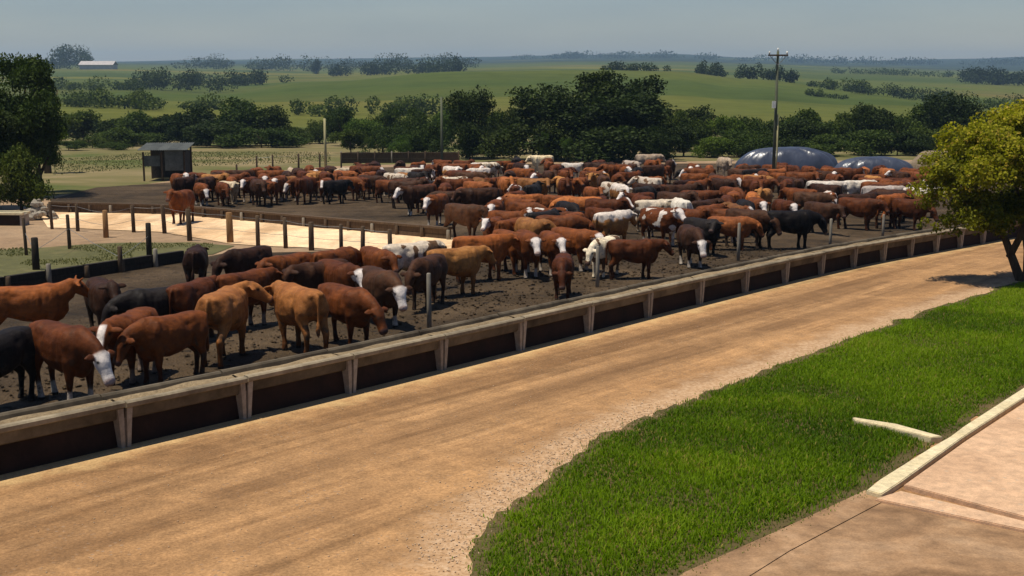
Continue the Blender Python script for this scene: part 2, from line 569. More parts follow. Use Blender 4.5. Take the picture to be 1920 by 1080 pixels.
def trough_xy(k):
    def ev(c, k):
        if k < 0:
            return np.polyval(c, 0) + (np.polyval(c, 1) - np.polyval(c, 0)) * k
        if k > 13:
            return np.polyval(c, 13) + (np.polyval(c, 13) - np.polyval(c, 12)) * (k - 13)
        return np.polyval(c, k)
    return float(ev(_cx, k)), float(ev(_cy, k))

def trough_frame(k):
    x, y = trough_xy(k)
    x0, y0 = trough_xy(k - 0.3)
    x1, y1 = trough_xy(k + 0.3)
    d = Vector((x1 - x0, y1 - y0, 0)).normalized()
    return Vector((x, y, -SLOPE * y)), d, Vector((d.y, -d.x, 0))

KMIN, KMAX = -3, 22
tl = []
for k in np.arange(KMIN, KMAX + 0.01, 0.5):
    o, d, nrm = trough_frame(k)
    p = o - nrm * 0.3
    tl.append((p.x, p.y))

def xy(x, y):
    p = gp(x, y)
    return (p.x, p.y)

# the yard, from the lowest sheet up
sheet('yard_dirt', wobble([(-700, 640), (-700, 372), (60, 372), (330, 338), (620, 312), (900, 304), (1760, 300), (2500, 330), (2500, 520), (1900, 520), (400, 700)], 60, 8, 3), 0.010, M['dirt'])
sheet('pen_yard', tl + [xy(2450, 330), xy(1760, 306), xy(900, 308), xy(620, 318), xy(330, 342), xy(180, 352), xy(95, 374), xy(95, 392),
                        xy(330, 400), xy(560, 424), xy(860, 447), xy(860, 470), xy(740, 470), xy(420, 476), xy(340, 492), xy(0, 543), xy(-500, 625)], 0.022, M['mud'], px=False)
sheet('sand_lane', wobble([(70, 398), (330, 402), (560, 425), (900, 452), (900, 486), (700, 474), (430, 458), (300, 436), (200, 432), (90, 428)], 40, 6, 5), 0.034, M['lane'])
sheet('worn_turf', wobble([(-500, 500), (0, 470), (180, 458), (360, 455), (440, 462), (400, 478), (330, 486), (0, 536), (-500, 610)], 40, 8, 6), 0.028, M['turf'])

# road between trough and verge
VERGE = [(905, 1180), (885, 1080), (878, 1045), (915, 985), (1000, 925), (1085, 855), (1150, 812), (1250, 770), (1400, 712), (1560, 650), (1720, 592), (1830, 556), (1925, 528),
         (2100, 505), (2400, 490), (2400, 560), (2150, 640), (1925, 738), (1790, 815), (1735, 850), (1700, 872), (1622, 930), (1540, 965), (1450, 1010), (1285, 1085), (1120, 1180)]
def build_road():
    ks = np.arange(KMIN - 1, KMAX + 4.01, 0.2)
    As = np.concatenate([np.arange(-0.12, 2.0, 0.12), np.arange(2.0, 9.0, 0.35), np.arange(9.0, 26.0, 1.0)])
    vp = [xy(*q) for q in VERGE]
    V, E, T, G = [], [], [], []
    for k in ks:
        o, d, nr = trough_frame(k)
        for a in As:
            p = o + nr * a
            V.append((p.x, p.y, -SLOPE * p.y + 0.030))
            E.append(math.exp(-max(a, 0) / 0.55))
            w = 0.25 * math.sin(k * 0.5) + 0.2 * math.sin(k * 0.23 + 1)
            T.append(max(math.exp(-((a + w - c) / 0.38) ** 2) for c in (1.5, 3.2, 4.9, 6.7)))
            G.append(0.0)
    V = np.array(V)
    dist = np.full(len(V), 99.0)
    for (x0, y0), (x1, y1) in zip(vp[:13], vp[1:13]):
        dx, dy = x1 - x0, y1 - y0
        t = np.clip(((V[:, 0] - x0) * dx + (V[:, 1] - y0) * dy) / (dx * dx + dy * dy), 0, 1)
        dist = np.minimum(dist, np.hypot(V[:, 0] - x0 - t * dx, V[:, 1] - y0 - t * dy))
    G = np.exp(-(dist / 0.9) ** 1.5)
    na = len(As)
    Fc = np.array([(r * na + c, r * na + c + 1, (r + 1) * na + c + 1, (r + 1) * na + c) for r in range(len(ks) - 1) for c in range(na - 1)])
    m = M['road']
    me = np_mesh('dirt_road', V, Fc, m)
    at = me.attributes.new('wear', 'FLOAT_COLOR', 'POINT')
    c4 = np.stack([np.array(E), np.array(T), G, np.ones(len(V))], 1).astype(np.float32)
    at.data.foreach_set('color', c4.ravel())
    n = m.node_tree
    b = n.nodes['Principled BSDF']
    src = b.inputs['Base Color'].links[0].from_socket
    v = coords(n)
    an = N(n, 'ShaderNodeAttribute', attribute_name='wear')
    sp = N(n, 'ShaderNodeSeparateColor')
    n.links.new(an.outputs['Color'], sp.inputs[0])
    nz = noise(n, v, 1.6, 5, 0.65, 0.5)
    nb = noise(n, v, 0.35, 4, 0.6, 0.3)
    nf = noise(n, v, 14, 4, 0.7)
    k0 = math_n(n, 'MULTIPLY', sp.outputs[1], maprange(n, nb, 0.36, 0.56))
    col = mix(n, math_n(n, 'MULTIPLY', k0, 0.62), src, (0.190, 0.100, 0.042))
    k1 = maprange(n, math_n(n, 'ADD', sp.outputs[0], math_n(n, 'MULTIPLY', math_n(n, 'SUBTRACT', nz, 0.5), 1.1)), 0.30, 0.75)
    col = mix(n, math_n(n, 'MULTIPLY', k1, 0.85), col, (0.52, 0.345, 0.155))
    k2 = maprange(n, math_n(n, 'ADD', sp.outputs[2], math_n(n, 'MULTIPLY', math_n(n, 'SUBTRACT', nz, 0.5), 1.0)), 0.30, 0.80)
    grain = noise(n, v, 26, 5, 0.75)
    col = mix(n, 1.0, col, ramp(n, grain, [(0.34, (0.74, 0.73, 0.72)), (0.5, (1, 1, 1)), (0.66, (1.24, 1.24, 1.25))]), 'MULTIPLY')
    vr = N(n, 'ShaderNodeVectorRotate', rotation_type='Z_AXIS')
    vr.inputs['Angle'].default_value = ROADROT
    n.links.new(v, vr.inputs['Vector'])
    mp = N(n, 'ShaderNodeMapping')
    mp.inputs['Scale'].default_value = (0.22, 4.2, 1)
    n.links.new(vr.outputs[0], mp.inputs['Vector'])
    ty = noise(n, mp.outputs[0], 1.0, 5, 0.65, 0.2)
    col = mix(n, maprange(n, nb, 0.35, 0.6), col, mix(n, 1.0, col, ramp(n, ty, [(0.36, (0.78, 0.76, 0.74)), (0.5, (1, 1, 1)), (0.64, (1.16, 1.17, 1.18))]), 'MULTIPLY'))
    grav = ramp(n, nf, [(0.35, (0.34, 0.20, 0.10)), (0.5, (0.49, 0.31, 0.17)), (0.68, (0.62, 0.44, 0.28))])
    col = mix(n, math_n(n, 'MULTIPLY', k2, 0.8), col, grav)
    n.links.new(col, b.inputs['Base Color'])
    o = link('dirt_road', me)
    o['kind'] = 'structure'
build_road()
_, VPOLY = sheet('verge_soil', wobble(VERGE, 14, 11, 9), 0.044, M['soil'])

# ------------------------------------------------------------------ concrete apron and raised slab
sheet('concrete_apron', [(1285, 1086), (1450, 1011), (1540, 966), (1622, 931), (2100, 1000), (2300, 1400), (900, 1500), (1130, 1180)], 0.040, M['apron'])
sheet('apron_edge_strip', [(1110, 1200), (1285, 1080), (1450, 1006), (1622, 926), (1660, 944), (1480, 1040), (1330, 1135), (1240, 1200)], 0.052, M['kerb'] if False else M['apron'])

def raised(name, pts, z0, z1, m, parent=None, bev=0.012):
    bm = bmesh.new()
    lo = [bm.verts.new(gp(x, y, z0)) for x, y in pts]
    hi = [bm.verts.new(gp(x, y, z0) + Vector((0, 0, z1 - z0))) for x, y in pts]
    bm.faces.new(lo[::-1]); top = bm.faces.new(hi)
    k = len(pts)
    for i in range(k):
        bm.faces.new((lo[i], lo[(i + 1) % k], hi[(i + 1) % k], hi[i]))
    bmesh.ops.recalc_face_normals(bm, faces=bm.faces)
    bmesh.ops.bevel(bm, geom=[e for e in top.edges], offset=bev, segments=2, affect='EDGES')
    return obj(name, bm, m, parent)

slab = raised('concrete_slab', [(1694, 922), (1810, 838), (1925, 762), (2150, 640), (2600, 760), (2400, 1105), (1925, 984)], 0.03, 0.105, M['slab'])
slab['kind'] = 'structure'
raised('slab_edge', [(1688, 931), (1925, 990), (2400, 1112), (2400, 1136), (1925, 1006), (1640, 946)], 0.03, 0.085, M['slab'], slab)
kerb = raised('slab_kerb', [(1624, 934), (1648, 914), (1742, 854), (1780, 832), (1806, 812), (1925, 734), (2150, 624), (2160, 632), (1925, 753), (1803, 834), (1688, 918), (1652, 942)], 0.03, 0.118, M['kerb'])
kerb['kind'] = 'structure'
edging = raised('garden_edging', [(1598, 797), (1604, 803), (1660, 815), (1745, 836), (1766, 834), (1680, 810)], 0.03, 0.14, M['kerb'])
prop(edging, 'thin pale concrete edging strip lying across the grass beside the slab', 'edging')

# ------------------------------------------------------------------ feed trough along the road
def build_trough():
    root = link('feed_trough', None, loc=Vector((*trough_xy(0), -SLOPE * trough_xy(0)[1])))
    prop(root, 'long concrete cattle feed trough on pedestals beside the dirt road', 'feed trough')
    inv = Matrix.Translation(-root.location)
    prof = [(0.030, 0.668), (-0.002, 0.495), (-0.05, 0.465),
            (-0.60, 0.465), (-0.66, 0.495), (-0.70, 0.73), (-0.68, 0.76), (-0.63, 0.76), (-0.60, 0.73), (-0.54, 0.53), (-0.12, 0.53), (-0.04, 0.668)]
    lipf = [(0.07, 0.775), (0.10, 0.752), (0.10, 0.690), (0.07, 0.672), (-0.05, 0.672), (-0.045, 0.752), (-0.02, 0.775)]
    for k in range(KMIN, KMAX):
        ends = []
        n_sub = 3
        for i in range(n_sub + 1):
            t = k + 0.006 + (1 - 0.012) * i / n_sub
            o, d, nr = trough_frame(t)
            ends.append((o - root.location, nr))
        bm = bmesh.new()
        jit = RNG.uniform(-0.012, 0.012)
        extrude(bm, [(a, z + jit) for a, z in prof], ends)
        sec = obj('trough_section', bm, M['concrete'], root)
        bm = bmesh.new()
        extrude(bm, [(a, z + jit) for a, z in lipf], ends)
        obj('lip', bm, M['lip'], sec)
        # feed heaped in the section
        bm = bmesh.new()
        ns, na = 14, 7
        grid = []
        for i in range(ns + 1):
            t = k + 0.01 + 0.98 * i / ns
            o, d, nr = trough_frame(t)
            row = []
            for j in range(na):
                a = -0.575 + (0.515) * j / (na - 1)
                hgt = 0.665 + 0.05 * math.sin(math.pi * j / (na - 1)) + 0.05 * mnoise.noise(Vector((t * 3.1, a * 5, 3)))
                row.append(bm.verts.new(o - root.location + nr * a + Vector((0, 0, hgt))))
            grid.append(row)
        for i in range(ns):
            for j in range(na - 1):
                bm.faces.new((grid[i][j], grid[i + 1][j], grid[i + 1][j + 1], grid[i][j + 1]))
        obj('feed', bm, M['feed'], root, smooth=True)
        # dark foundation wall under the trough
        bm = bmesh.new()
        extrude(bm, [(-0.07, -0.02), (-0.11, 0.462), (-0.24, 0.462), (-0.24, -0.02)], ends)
        obj('foundation_wall', bm, M['nearblack'], root)
    for k in range(KMIN, KMAX + 1):
        o, d, nr = trough_frame(k)
        bm = bmesh.new()
        # tapering pedestal with a groove down its face: two ribs and a recessed web
        for s in (-1, 1):
            pts = []
            for z, half, inner, a0, a1 in ((-0.05, 0.078, 0.018, 0.035, -0.20), (0.30, 0.100, 0.024, 0.05, -0.20), (0.665, 0.130, 0.032, 0.062, -0.20)):
                pts.append([(s * inner, a0), (s * half, a0), (s * half, a1), (s * inner, a1)])
            rings = []
            for (z), q in zip((-0.05, 0.30, 0.665), pts):
                rings.append([bm.verts.new(d * l + nr * a + Vector((0, 0, z))) for l, a in q])
            for r0, r1 in zip(rings[:-1], rings[1:]):
                for i in range(4):
                    bm.faces.new((r0[i], r0[(i + 1) % 4], r1[(i + 1) % 4], r1[i]))
            bm.faces.new(rings[0][::-1]); bm.faces.new(rings[-1])
        for i, (l0, l1) in enumerate(((-0.05, 0.05),)):
            vs = [[bm.verts.new(d * l + nr * a + Vector((0, 0, z))) for l, a in ((l0, 0.0), (l1, 0.0), (l1, -0.18), (l0, -0.18))] for z in (-0.05, 0.65)]
            for q in range(4):
                bm.faces.new((vs[0][q], vs[0][(q + 1) % 4], vs[1][(q + 1) % 4], vs[1][q]))
            bm.faces.new(vs[0][::-1]); bm.faces.new(vs[1])
        obj('pedestal', bm, M['pedestal'], root, loc=o - root.location)
build_trough()

# ------------------------------------------------------------------ posts and fences
def post_mesh(h, r, m, name='post', square=False, lean=(0, 0), seg=8):
    bm = bmesh.new()
    tube(bm, [(0, 0, -0.25), (lean[0] * 0.4, lean[1] * 0.4, h * 0.4), (lean[0], lean[1], h - 0.02), (lean[0], lean[1], h)],
         [r * 1.05, r * 1.02, r * 0.95, r * 0.7], 4 if square else seg)
    return mesh_from(name, bm, m, smooth=not square)

def px_h(x, y0, y1):
    """Height of something that stands at pixel y0 and tops out at y1."""
    p = gp(x, y0)
    a, b, c = ray(x, y1)
    return CAMH + p.y * c / b - p.z

def fence(label, posts, wires, group=None, name='post_fence', cat='fence', wr=0.008):
    """posts: (x, y foot, y top, radius, material)."""
    base = gp(posts[0][0], posts[0][1])
    root = link(name, None, loc=base)
    prop(root, label, cat, group)
    tops = []
    for x, y0, y1, r, mm in posts:
        p = gp(x, y0)
        h = px_h(x, y0, y1)
        link('post', post_mesh(h, r, M[mm], lean=(RNG.uniform(-.04, .04), RNG.uniform(-.04, .04))), root, p - base)
        tops.append((p - base, h))
    for w in wires:
        for (a, ha), (b, hb) in zip(tops[:-1], tops[1:]):
            bm = bmesh.new()
            A, B = a + Vector((0, 0, ha * w)), b + Vector((0, 0, hb * w))
            mid = (A + B) / 2 - Vector((0, 0, 0.03))
            tube(bm, [A, mid, B], [wr] * 3, 5)
            obj('wire', bm, M['steel'], root)
    return root

fence('row of dark timber posts along the near edge of the pale sand lane',
      [(98, 430, 380, .07, 'timber'), (146, 434, 382, .08, 'timber'), (199, 446, 394, .11, 'brownpost'), (251, 436, 384, .08, 'timber'),
       (309, 438, 384, .09, 'timber'), (356, 452, 392, .10, 'timber'), (432, 456, 398, .13, 'brownpost'), (484, 462, 404, .08, 'timber'), (536, 466, 408, .08, 'timber'), (584, 470, 416, .10, 'timber'), (640, 474, 420, .07, 'timber'), (680, 477, 424, .08, 'timber'), (732, 480, 430, .08, 'timber')],
      (0.45, 0.9), name='post_and_wire_fence')
fence('scattered dark creosoted posts with slack wire on the worn turf patch',
      [(50, 480, 408, .06, 'timber'), (68, 507, 445, .12, 'creosote'), (131, 468, 402, .07, 'timber'), (226, 512, 462, .08, 'timber'), (280, 480, 418, .10, 'creosote')],
      (0.6,), name='wire_fence')
fence('far row of thin dark posts behind the back row of cattle', [(445, 345, 308, .07, 'timber'), (482, 330, 292, .07, 'timber'), (512, 330, 290, .07, 'timber'), (560, 328, 288, .08, 'timber'), (600, 326, 288, .07, 'timber'), (640, 324, 286, .07, 'timber')],
      (0.5, 0.9), name='post_and_wire_fence')

def low_wall(label, ends, hgt, m, nseg, group=None, posts=None, thick=0.16, gap=0.12, rail=False):
    A, B = gp(*ends[0]), gp(*ends[1])
    root = link('low_board_wall', None, loc=A)
    prop(root, label, 'low wall', group)
    d = (B - A)
    L = d.length
    u = d.normalized()
    nr = Vector((u.y, -u.x, 0)).normalized()
    for i in range(nseg):
        t0, t1 = L * i / nseg + gap / 2, L * (i + 1) / nseg - gap / 2
        for j in range(2):
            bm = bmesh.new()
            z0, z1 = hgt * (0.5 * j) + (0.0 if j else -0.05), hgt * (0.5 * j + 0.485)
            ends_ = [(u * t0, nr), (u * t1, nr)]
            off = RNG.uniform(-0.02, 0.02)
            extrude(bm, [(-thick / 2 + off, z0), (thick / 2 + off, z0), (thick / 2 + off, z1), (-thick / 2 + off, z1)], ends_)
            obj('board', bm, m, root)
    for i in range(nseg + 1):
        pm = post_mesh(hgt * (posts[i % len(posts)]), 0.075, M['palepost'] if i % 3 == 0 else M['timber'])
        link('post', pm, root, u * (L * i / nseg) + nr * 0.14)
    if rail:
        bm = bmesh.new()
        extrude(bm, [(-0.12, hgt + 0.005), (0.14, hgt + 0.005), (0.14, hgt + 0.09), (-0.12, hgt + 0.09)], [(u * 0, nr), (u * L, nr)])
        obj('top_rail', bm, M['timber'], root)
    return root

low_wall('low black board wall with pale posts edging the worn turf patch', ((-160, 572), (345, 492)), 0.42, M['creosote'], 7, posts=[1.5, 0.95, 1.0])
low_wall('low dark board wall along the far side of the sand lane', ((95, 397), (330, 403)), 0.42, M['timber'], 6, posts=[1.0], rail=True)
low_wall('low dark board wall continuing behind the brown post beside the pale lane', ((352, 405), (845, 450)), 0.42, M['timber'], 12, posts=[1.0], rail=True)
low_wall('far dark board wall below the bushes behind the herd', ((640, 306), (860, 305)), 0.9, M['timber'], 7, posts=[1.25], rail=True)

# steel neck posts behind the road trough
for x, top, foot, lab in ((805, 512, 616, 'pale steel post behind the trough near the white-faced pair'),
                          (1120, 462, 540, 'pale steel post behind the trough beside the dark red side-on cow'),
                          (1384, 418, 490, 'pale steel post behind the trough in front of the dark cattle'),
                          (1556, 410, 468, 'pale steel post behind the trough below the white-backed cattle'),
                          (1655, 402, 446, 'pale steel post behind the trough near the spreading yellow-green tree')):
    p = gp(x, foot)
    o = link('steel_post', post_mesh(px_h(x, foot, top), 0.055, M['palepost']), None, p)
    prop(o, lab, 'post', 'steel posts behind the feed trough')

# ------------------------------------------------------------------ utility poles
def pole(name, x, y0, y1, r, m, label, arm=True, extra=False):
    p = gp(x, y0)
    h = px_h(x, y0, y1)
    root = link(name, None, loc=p)
    prop(root, label, 'pole')
    bm = bmesh.new()
    tube(bm, [(0, 0, -0.4), (0, 0, h * 0.5), (0, 0, h)], [r * 1.15, r, r * 0.8], 10)
    obj('pole_shaft', bm, m, root, smooth=True)
    if arm:
        bm = bmesh.new()
        box(bm, -0.62, 0.62, -0.11 - 0.045, -0.11 + 0.045, h - 0.30, h - 0.20)
        obj('crossarm', bm, M['timber'], root)
        for dx in (-0.55, 0.0, 0.55):
            bm = bmesh.new()
            z = h - 0.198 if dx else h
            tube(bm, [(dx, -0.11 if dx else 0, z), (dx, -0.11 if dx else 0, z + 0.08), (dx, -0.11 if dx else 0, z + 0.20)], [0.03, 0.06, 0.035], 8)
            obj('insulator', bm, M['porcelain'], root, smooth=True)
        for s in (-1, 1):
            bm = bmesh.new()
            tube(bm, [(s * 0.5, -0.13, h - 0.32), (0, -0.13, h - 0.85)], [0.02, 0.02], 5)
            obj('brace', bm, M['steel'], root)
    if extra:
        bm = bmesh.new()
        box(bm, -0.28, -0.06, -r - 0.16, -r - 0.02, h * 0.595, h * 0.645)
        obj('meter_box', bm, M['porcelain'], root)
        bm = bmesh.new()
        tube(bm, [(0.05, -r * 0.9, h * 0.06), (0.16, -r * 1.0, h * 0.25), (0.13, -r * 1.0, h * 0.55)], [0.05, 0.05, 0.05], 6)
        obj('cable_conduit', bm, M['palepole'], root, smooth=True)
    return root

pole('utility_pole', 1449, 356, 96, 0.10, M['polewood'], 'tall wooden utility pole with crossarm in front of the tarp-covered mound', True, True)
pole('thin_pole', 611, 318, 222, 0.11, M['palepole'], 'short pale yellowish pole standing behind the back cattle', False)
pole('thin_pole', 829, 330, 182, 0.09, M['polewood'], 'thin dull pole beside the dark round tree behind the herd', False)

# ------------------------------------------------------------------ shed, rubble, water trough, mounds
def build_shed():
    p = gp(316, 337)
    s = depth(316, 337) / F
    root = link('cattle_shed', None, loc=p, rz=math.radians(6))
    prop(root, 'small dark open-fronted shed with grey sheet roof beside the back cattle', 'shed')
    w2, h = 38 * s, px_h(316, 337, 268)
    d2 = 1.6
    for x in (-w2, -0.2, w2 - 0.1):
        for y in (-d2, d2):
            bm = bmesh.new()
            hh = h - (0.08 if y > 0 else 0.30)
            box(bm, x, x + 0.12, y - 0.06, y + 0.06, -0.2, hh - 0.25)
            obj('post', bm, M['timber'], root)
    bm = bmesh.new(); box(bm, -w2 + 0.1, w2 - 0.1, d2 - 0.12, d2 - 0.065, 0, h - 0.6); obj('back_wall', bm, M['shedwall'], root)
    bm = bmesh.new(); box(bm, w2 - 0.16, w2 - 0.10, -d2 + 0.1, d2 - 0.13, 0, h - 0.6); obj('side_wall', bm, M['shedwall'], root)
    bm = bmesh.new(); box(bm, -w2 + 0.14, -0.25, -d2 - 0.13, -d2 - 0.07, h * 0.42, h * 0.70); obj('front_panel', bm, M['sheet'], root)
    bm = bmesh.new(); box(bm, 0.1, w2 - 0.12, -d2 - 0.13, -d2 - 0.07, h * 0.30, h * 0.86); obj('front_panel', bm, M['sheet'], root)
    # corrugated roof in sheets, mono pitch
    nsh = 5
    for i in range(nsh):
        x0, x1 = -w2 - 0.25 + (2 * w2 + 0.5) * i / nsh, -w2 - 0.25 + (2 * w2 + 0.5) * (i + 1) / nsh - 0.01
        bm = bmesh.new()
        cols = 11
        g = []
        for k in range(cols):
            x = x0 + (x1 - x0) * k / (cols - 1)
            dz = 0.025 * math.cos(k * math.pi)
            g.append([bm.verts.new((x, y, h - 0.25 + (-0.16 if y < 0 else 0.14) + dz)) for y in (-d2 - 0.35, d2 + 0.3)])
        for k in range(cols - 1):
            bm.faces.new((g[k][0], g[k + 1][0], g[k + 1][1], g[k][1]))
        r = bmesh.ops.extrude_face_region(bm, geom=bm.faces[:])
        bmesh.ops.translate(bm, verts=[v for v in r['geom'] if isinstance(v, bmesh.types.BMVert)], vec=(0, 0, 0.02))
        obj('roof_sheet', bm, M['sheet'], root)
build_shed()

def mound(name, cx, y0, y1, x0, x1, m, label, cat, seed, depthr=0.45, folds=0.10, power=2.6, rough=0.03, segs=(64, 22)):
    p = gp(cx, y0)
    s = depth(cx, y0) / F
    w2 = (x1 - x0) / 2 * s
    h = px_h(cx, y0, y1)
    d2 = w2 * depthr
    p = p + Vector((((x0 + x1) / 2 - cx) * s, d2, -SLOPE * d2))
    bm = bmesh.new()
    nu, nv = segs
    rows = []
    r = random.Random(seed)
    for j in range(nv + 1):
        f = j / nv
        a = f * math.pi / 2
        row = []
        for i in range(nu):
            t = 2 * math.pi * i / nu
            rr = math.cos(a) ** 0.75
            x = w2 * rr * math.copysign(abs(math.cos(t)) ** 0.8, math.cos(t))
            y = d2 * rr * math.copysign(abs(math.sin(t)) ** 0.8, math.sin(t))
            z = h * math.sin(a) ** 0.9
            k = folds * (0.5 * math.sin(t * 9 + seed) + 0.5 * math.sin(t * 17 + 2 * seed)) * (1 - f) * (0.4 + f)
            nn = mnoise.noise(Vector((x * 0.7 + seed, y * 0.7, z * 0.7))) * rough * h * 4
            n3 = Vector((math.cos(t), math.sin(t), 0.4)).normalized() * (k * h + nn)
            row.append(bm.verts.new(Vector((x, y, max(z - 0.04, -0.04))) + (n3 if j else Vector((0, 0, -0.1)))))
        rows.append(row)
    for a, b in zip(rows[:-1], rows[1:]):
        for i in range(nu):
            bm.faces.new((a[i], a[(i + 1) % nu], b[(i + 1) % nu], b[i]))
    bmesh.ops.remove_doubles(bm, verts=bm.verts, dist=0.002)
    o = obj(name, bm, m, None, p, smooth=True)
    return prop(o, label, cat)

mound('silage_mound', 1482, 322, 276, 1384, 1582, M['tarp'], 'larger blue-grey tarpaulin-covered silage mound behind the tall utility pole', 'silage mound', 3, 0.4, 0.12, rough=0.016)
mound('silage_mound', 1648, 326, 294, 1570, 1726, M['tarp'], 'smaller flatter tarpaulin-covered silage mound beside the larger one', 'silage mound', 5, 0.4, 0.10, rough=0.016)
mound('hay_heap', 1760, 326, 284, 1706, 1830, M['hay'], 'brownish heap of old hay half hidden by the yellow-green tree', 'hay heap', 8, 0.5, 0.03, rough=0.06)
def rubble():
    p = gp(74, 412)
    root = link('rubble_heap', None, loc=p)
    prop(root, 'small pale grey rubble heap beside the end of the board wall', 'rubble heap')
    r = random.Random(9)
    for i in range(46):
        a, d = r.uniform(0, 6.28), math.sqrt(r.random())
        s = r.uniform(0.10, 0.24)
        bm = bmesh.new()
        bmesh.ops.create_icosphere(bm, subdivisions=1, radius=s)
        for v in bm.verts:
            v.co *= r.uniform(0.72, 1.25)
            v.co.z *= 0.8
        obj('rock', bm, M['rubble'], root, loc=(math.cos(a) * d * 0.85, math.sin(a) * d * 0.6, max(0.08, 1.0 * (1 - d) ** 0.9 * r.uniform(0.6, 1.0))))
rubble()

def water_trough():
    p = gp(0, 422)
    root = link('water_trough', None, loc=p, rz=math.radians(-4))
    prop(root, 'low pale concrete water trough beside the big dark tree', 'water trough')
    bm = bmesh.new(); 
    box(bm, -2.6, 1.1, -0.35, -0.25, 0.0, 0.5); obj('front_wall', bm, M['nearblack'], root)
    bm = bmesh.new(); box(bm, -2.6, 1.1, 0.25, 0.35, 0.0, 0.5); obj('rear_wall', bm, M['pedestal'], root)
    for x in (-2.7, 1.102):
        bm = bmesh.new(); box(bm, x, x + 0.098, -0.35, 0.35, 0.0, 0.5); obj('end_wall', bm, M['pedestal'], root)
    bm = bmesh.new(); box(bm, -2.75, 1.25, -0.42, -0.20, 0.503, 0.60); obj('rim', bm, M['kerb'], root)
    bm = bmesh.new(); box(bm, -2.75, 1.25, 0.20, 0.42, 0.503, 0.60); obj('rim', bm, M['kerb'], root)
    bm = bmesh.new(); box(bm, -2.6, 1.1, -0.249, 0.249, 0.3, 0.42); obj('water', bm, M['tarp'], root)
water_trough()

# ------------------------------------------------------------------ cattle
def loft(bm, rings, seg=14, sup=2.0):
    """rings: (centre, axis_u, axis_v, ru, rv); closed with end caps."""
    R = []
    for c, au, av, ru, rv in rings:
        row = []
        for i in range(seg):
            t = 2 * math.pi * i / seg
            cu, sv = math.cos(t), math.sin(t)
            cu = math.copysign(abs(cu) ** (2 / sup), cu)
            sv = math.copysign(abs(sv) ** (2 / sup), sv)
            row.append(bm.verts.new(c + au * (ru * cu) + av * (rv * sv)))
        R.append(row)
    for a, b in zip(R[:-1], R[1:]):
        for i in range(seg):
            bm.faces.new((a[i], a[(i + 1) % seg], b[(i + 1) % seg], b[i]))
    bm.faces.new(R[0][::-1])
    bm.faces.new(R[-1])

VY, VZ, VX = Vector((0, 1, 0)), Vector((0, 0, 1)), Vector((1, 0, 0))

def path_loft(bm, pts, side, seg=12):
    """pts: (pos, r_side, r_other); side: approximate sideways vector."""
    rings = []
    for k, (p, rs, ro) in enumerate(pts):
        a = Vector(pts[max(k - 1, 0)][0]); b = Vector(pts[min(k + 1, len(pts) - 1)][0])
        d = (b - a).normalized()
        s = (side - d * side.dot(d)).normalized()
        rings.append((Vector(p), s, d.cross(s).normalized(), rs, ro))
    loft(bm, rings, seg)

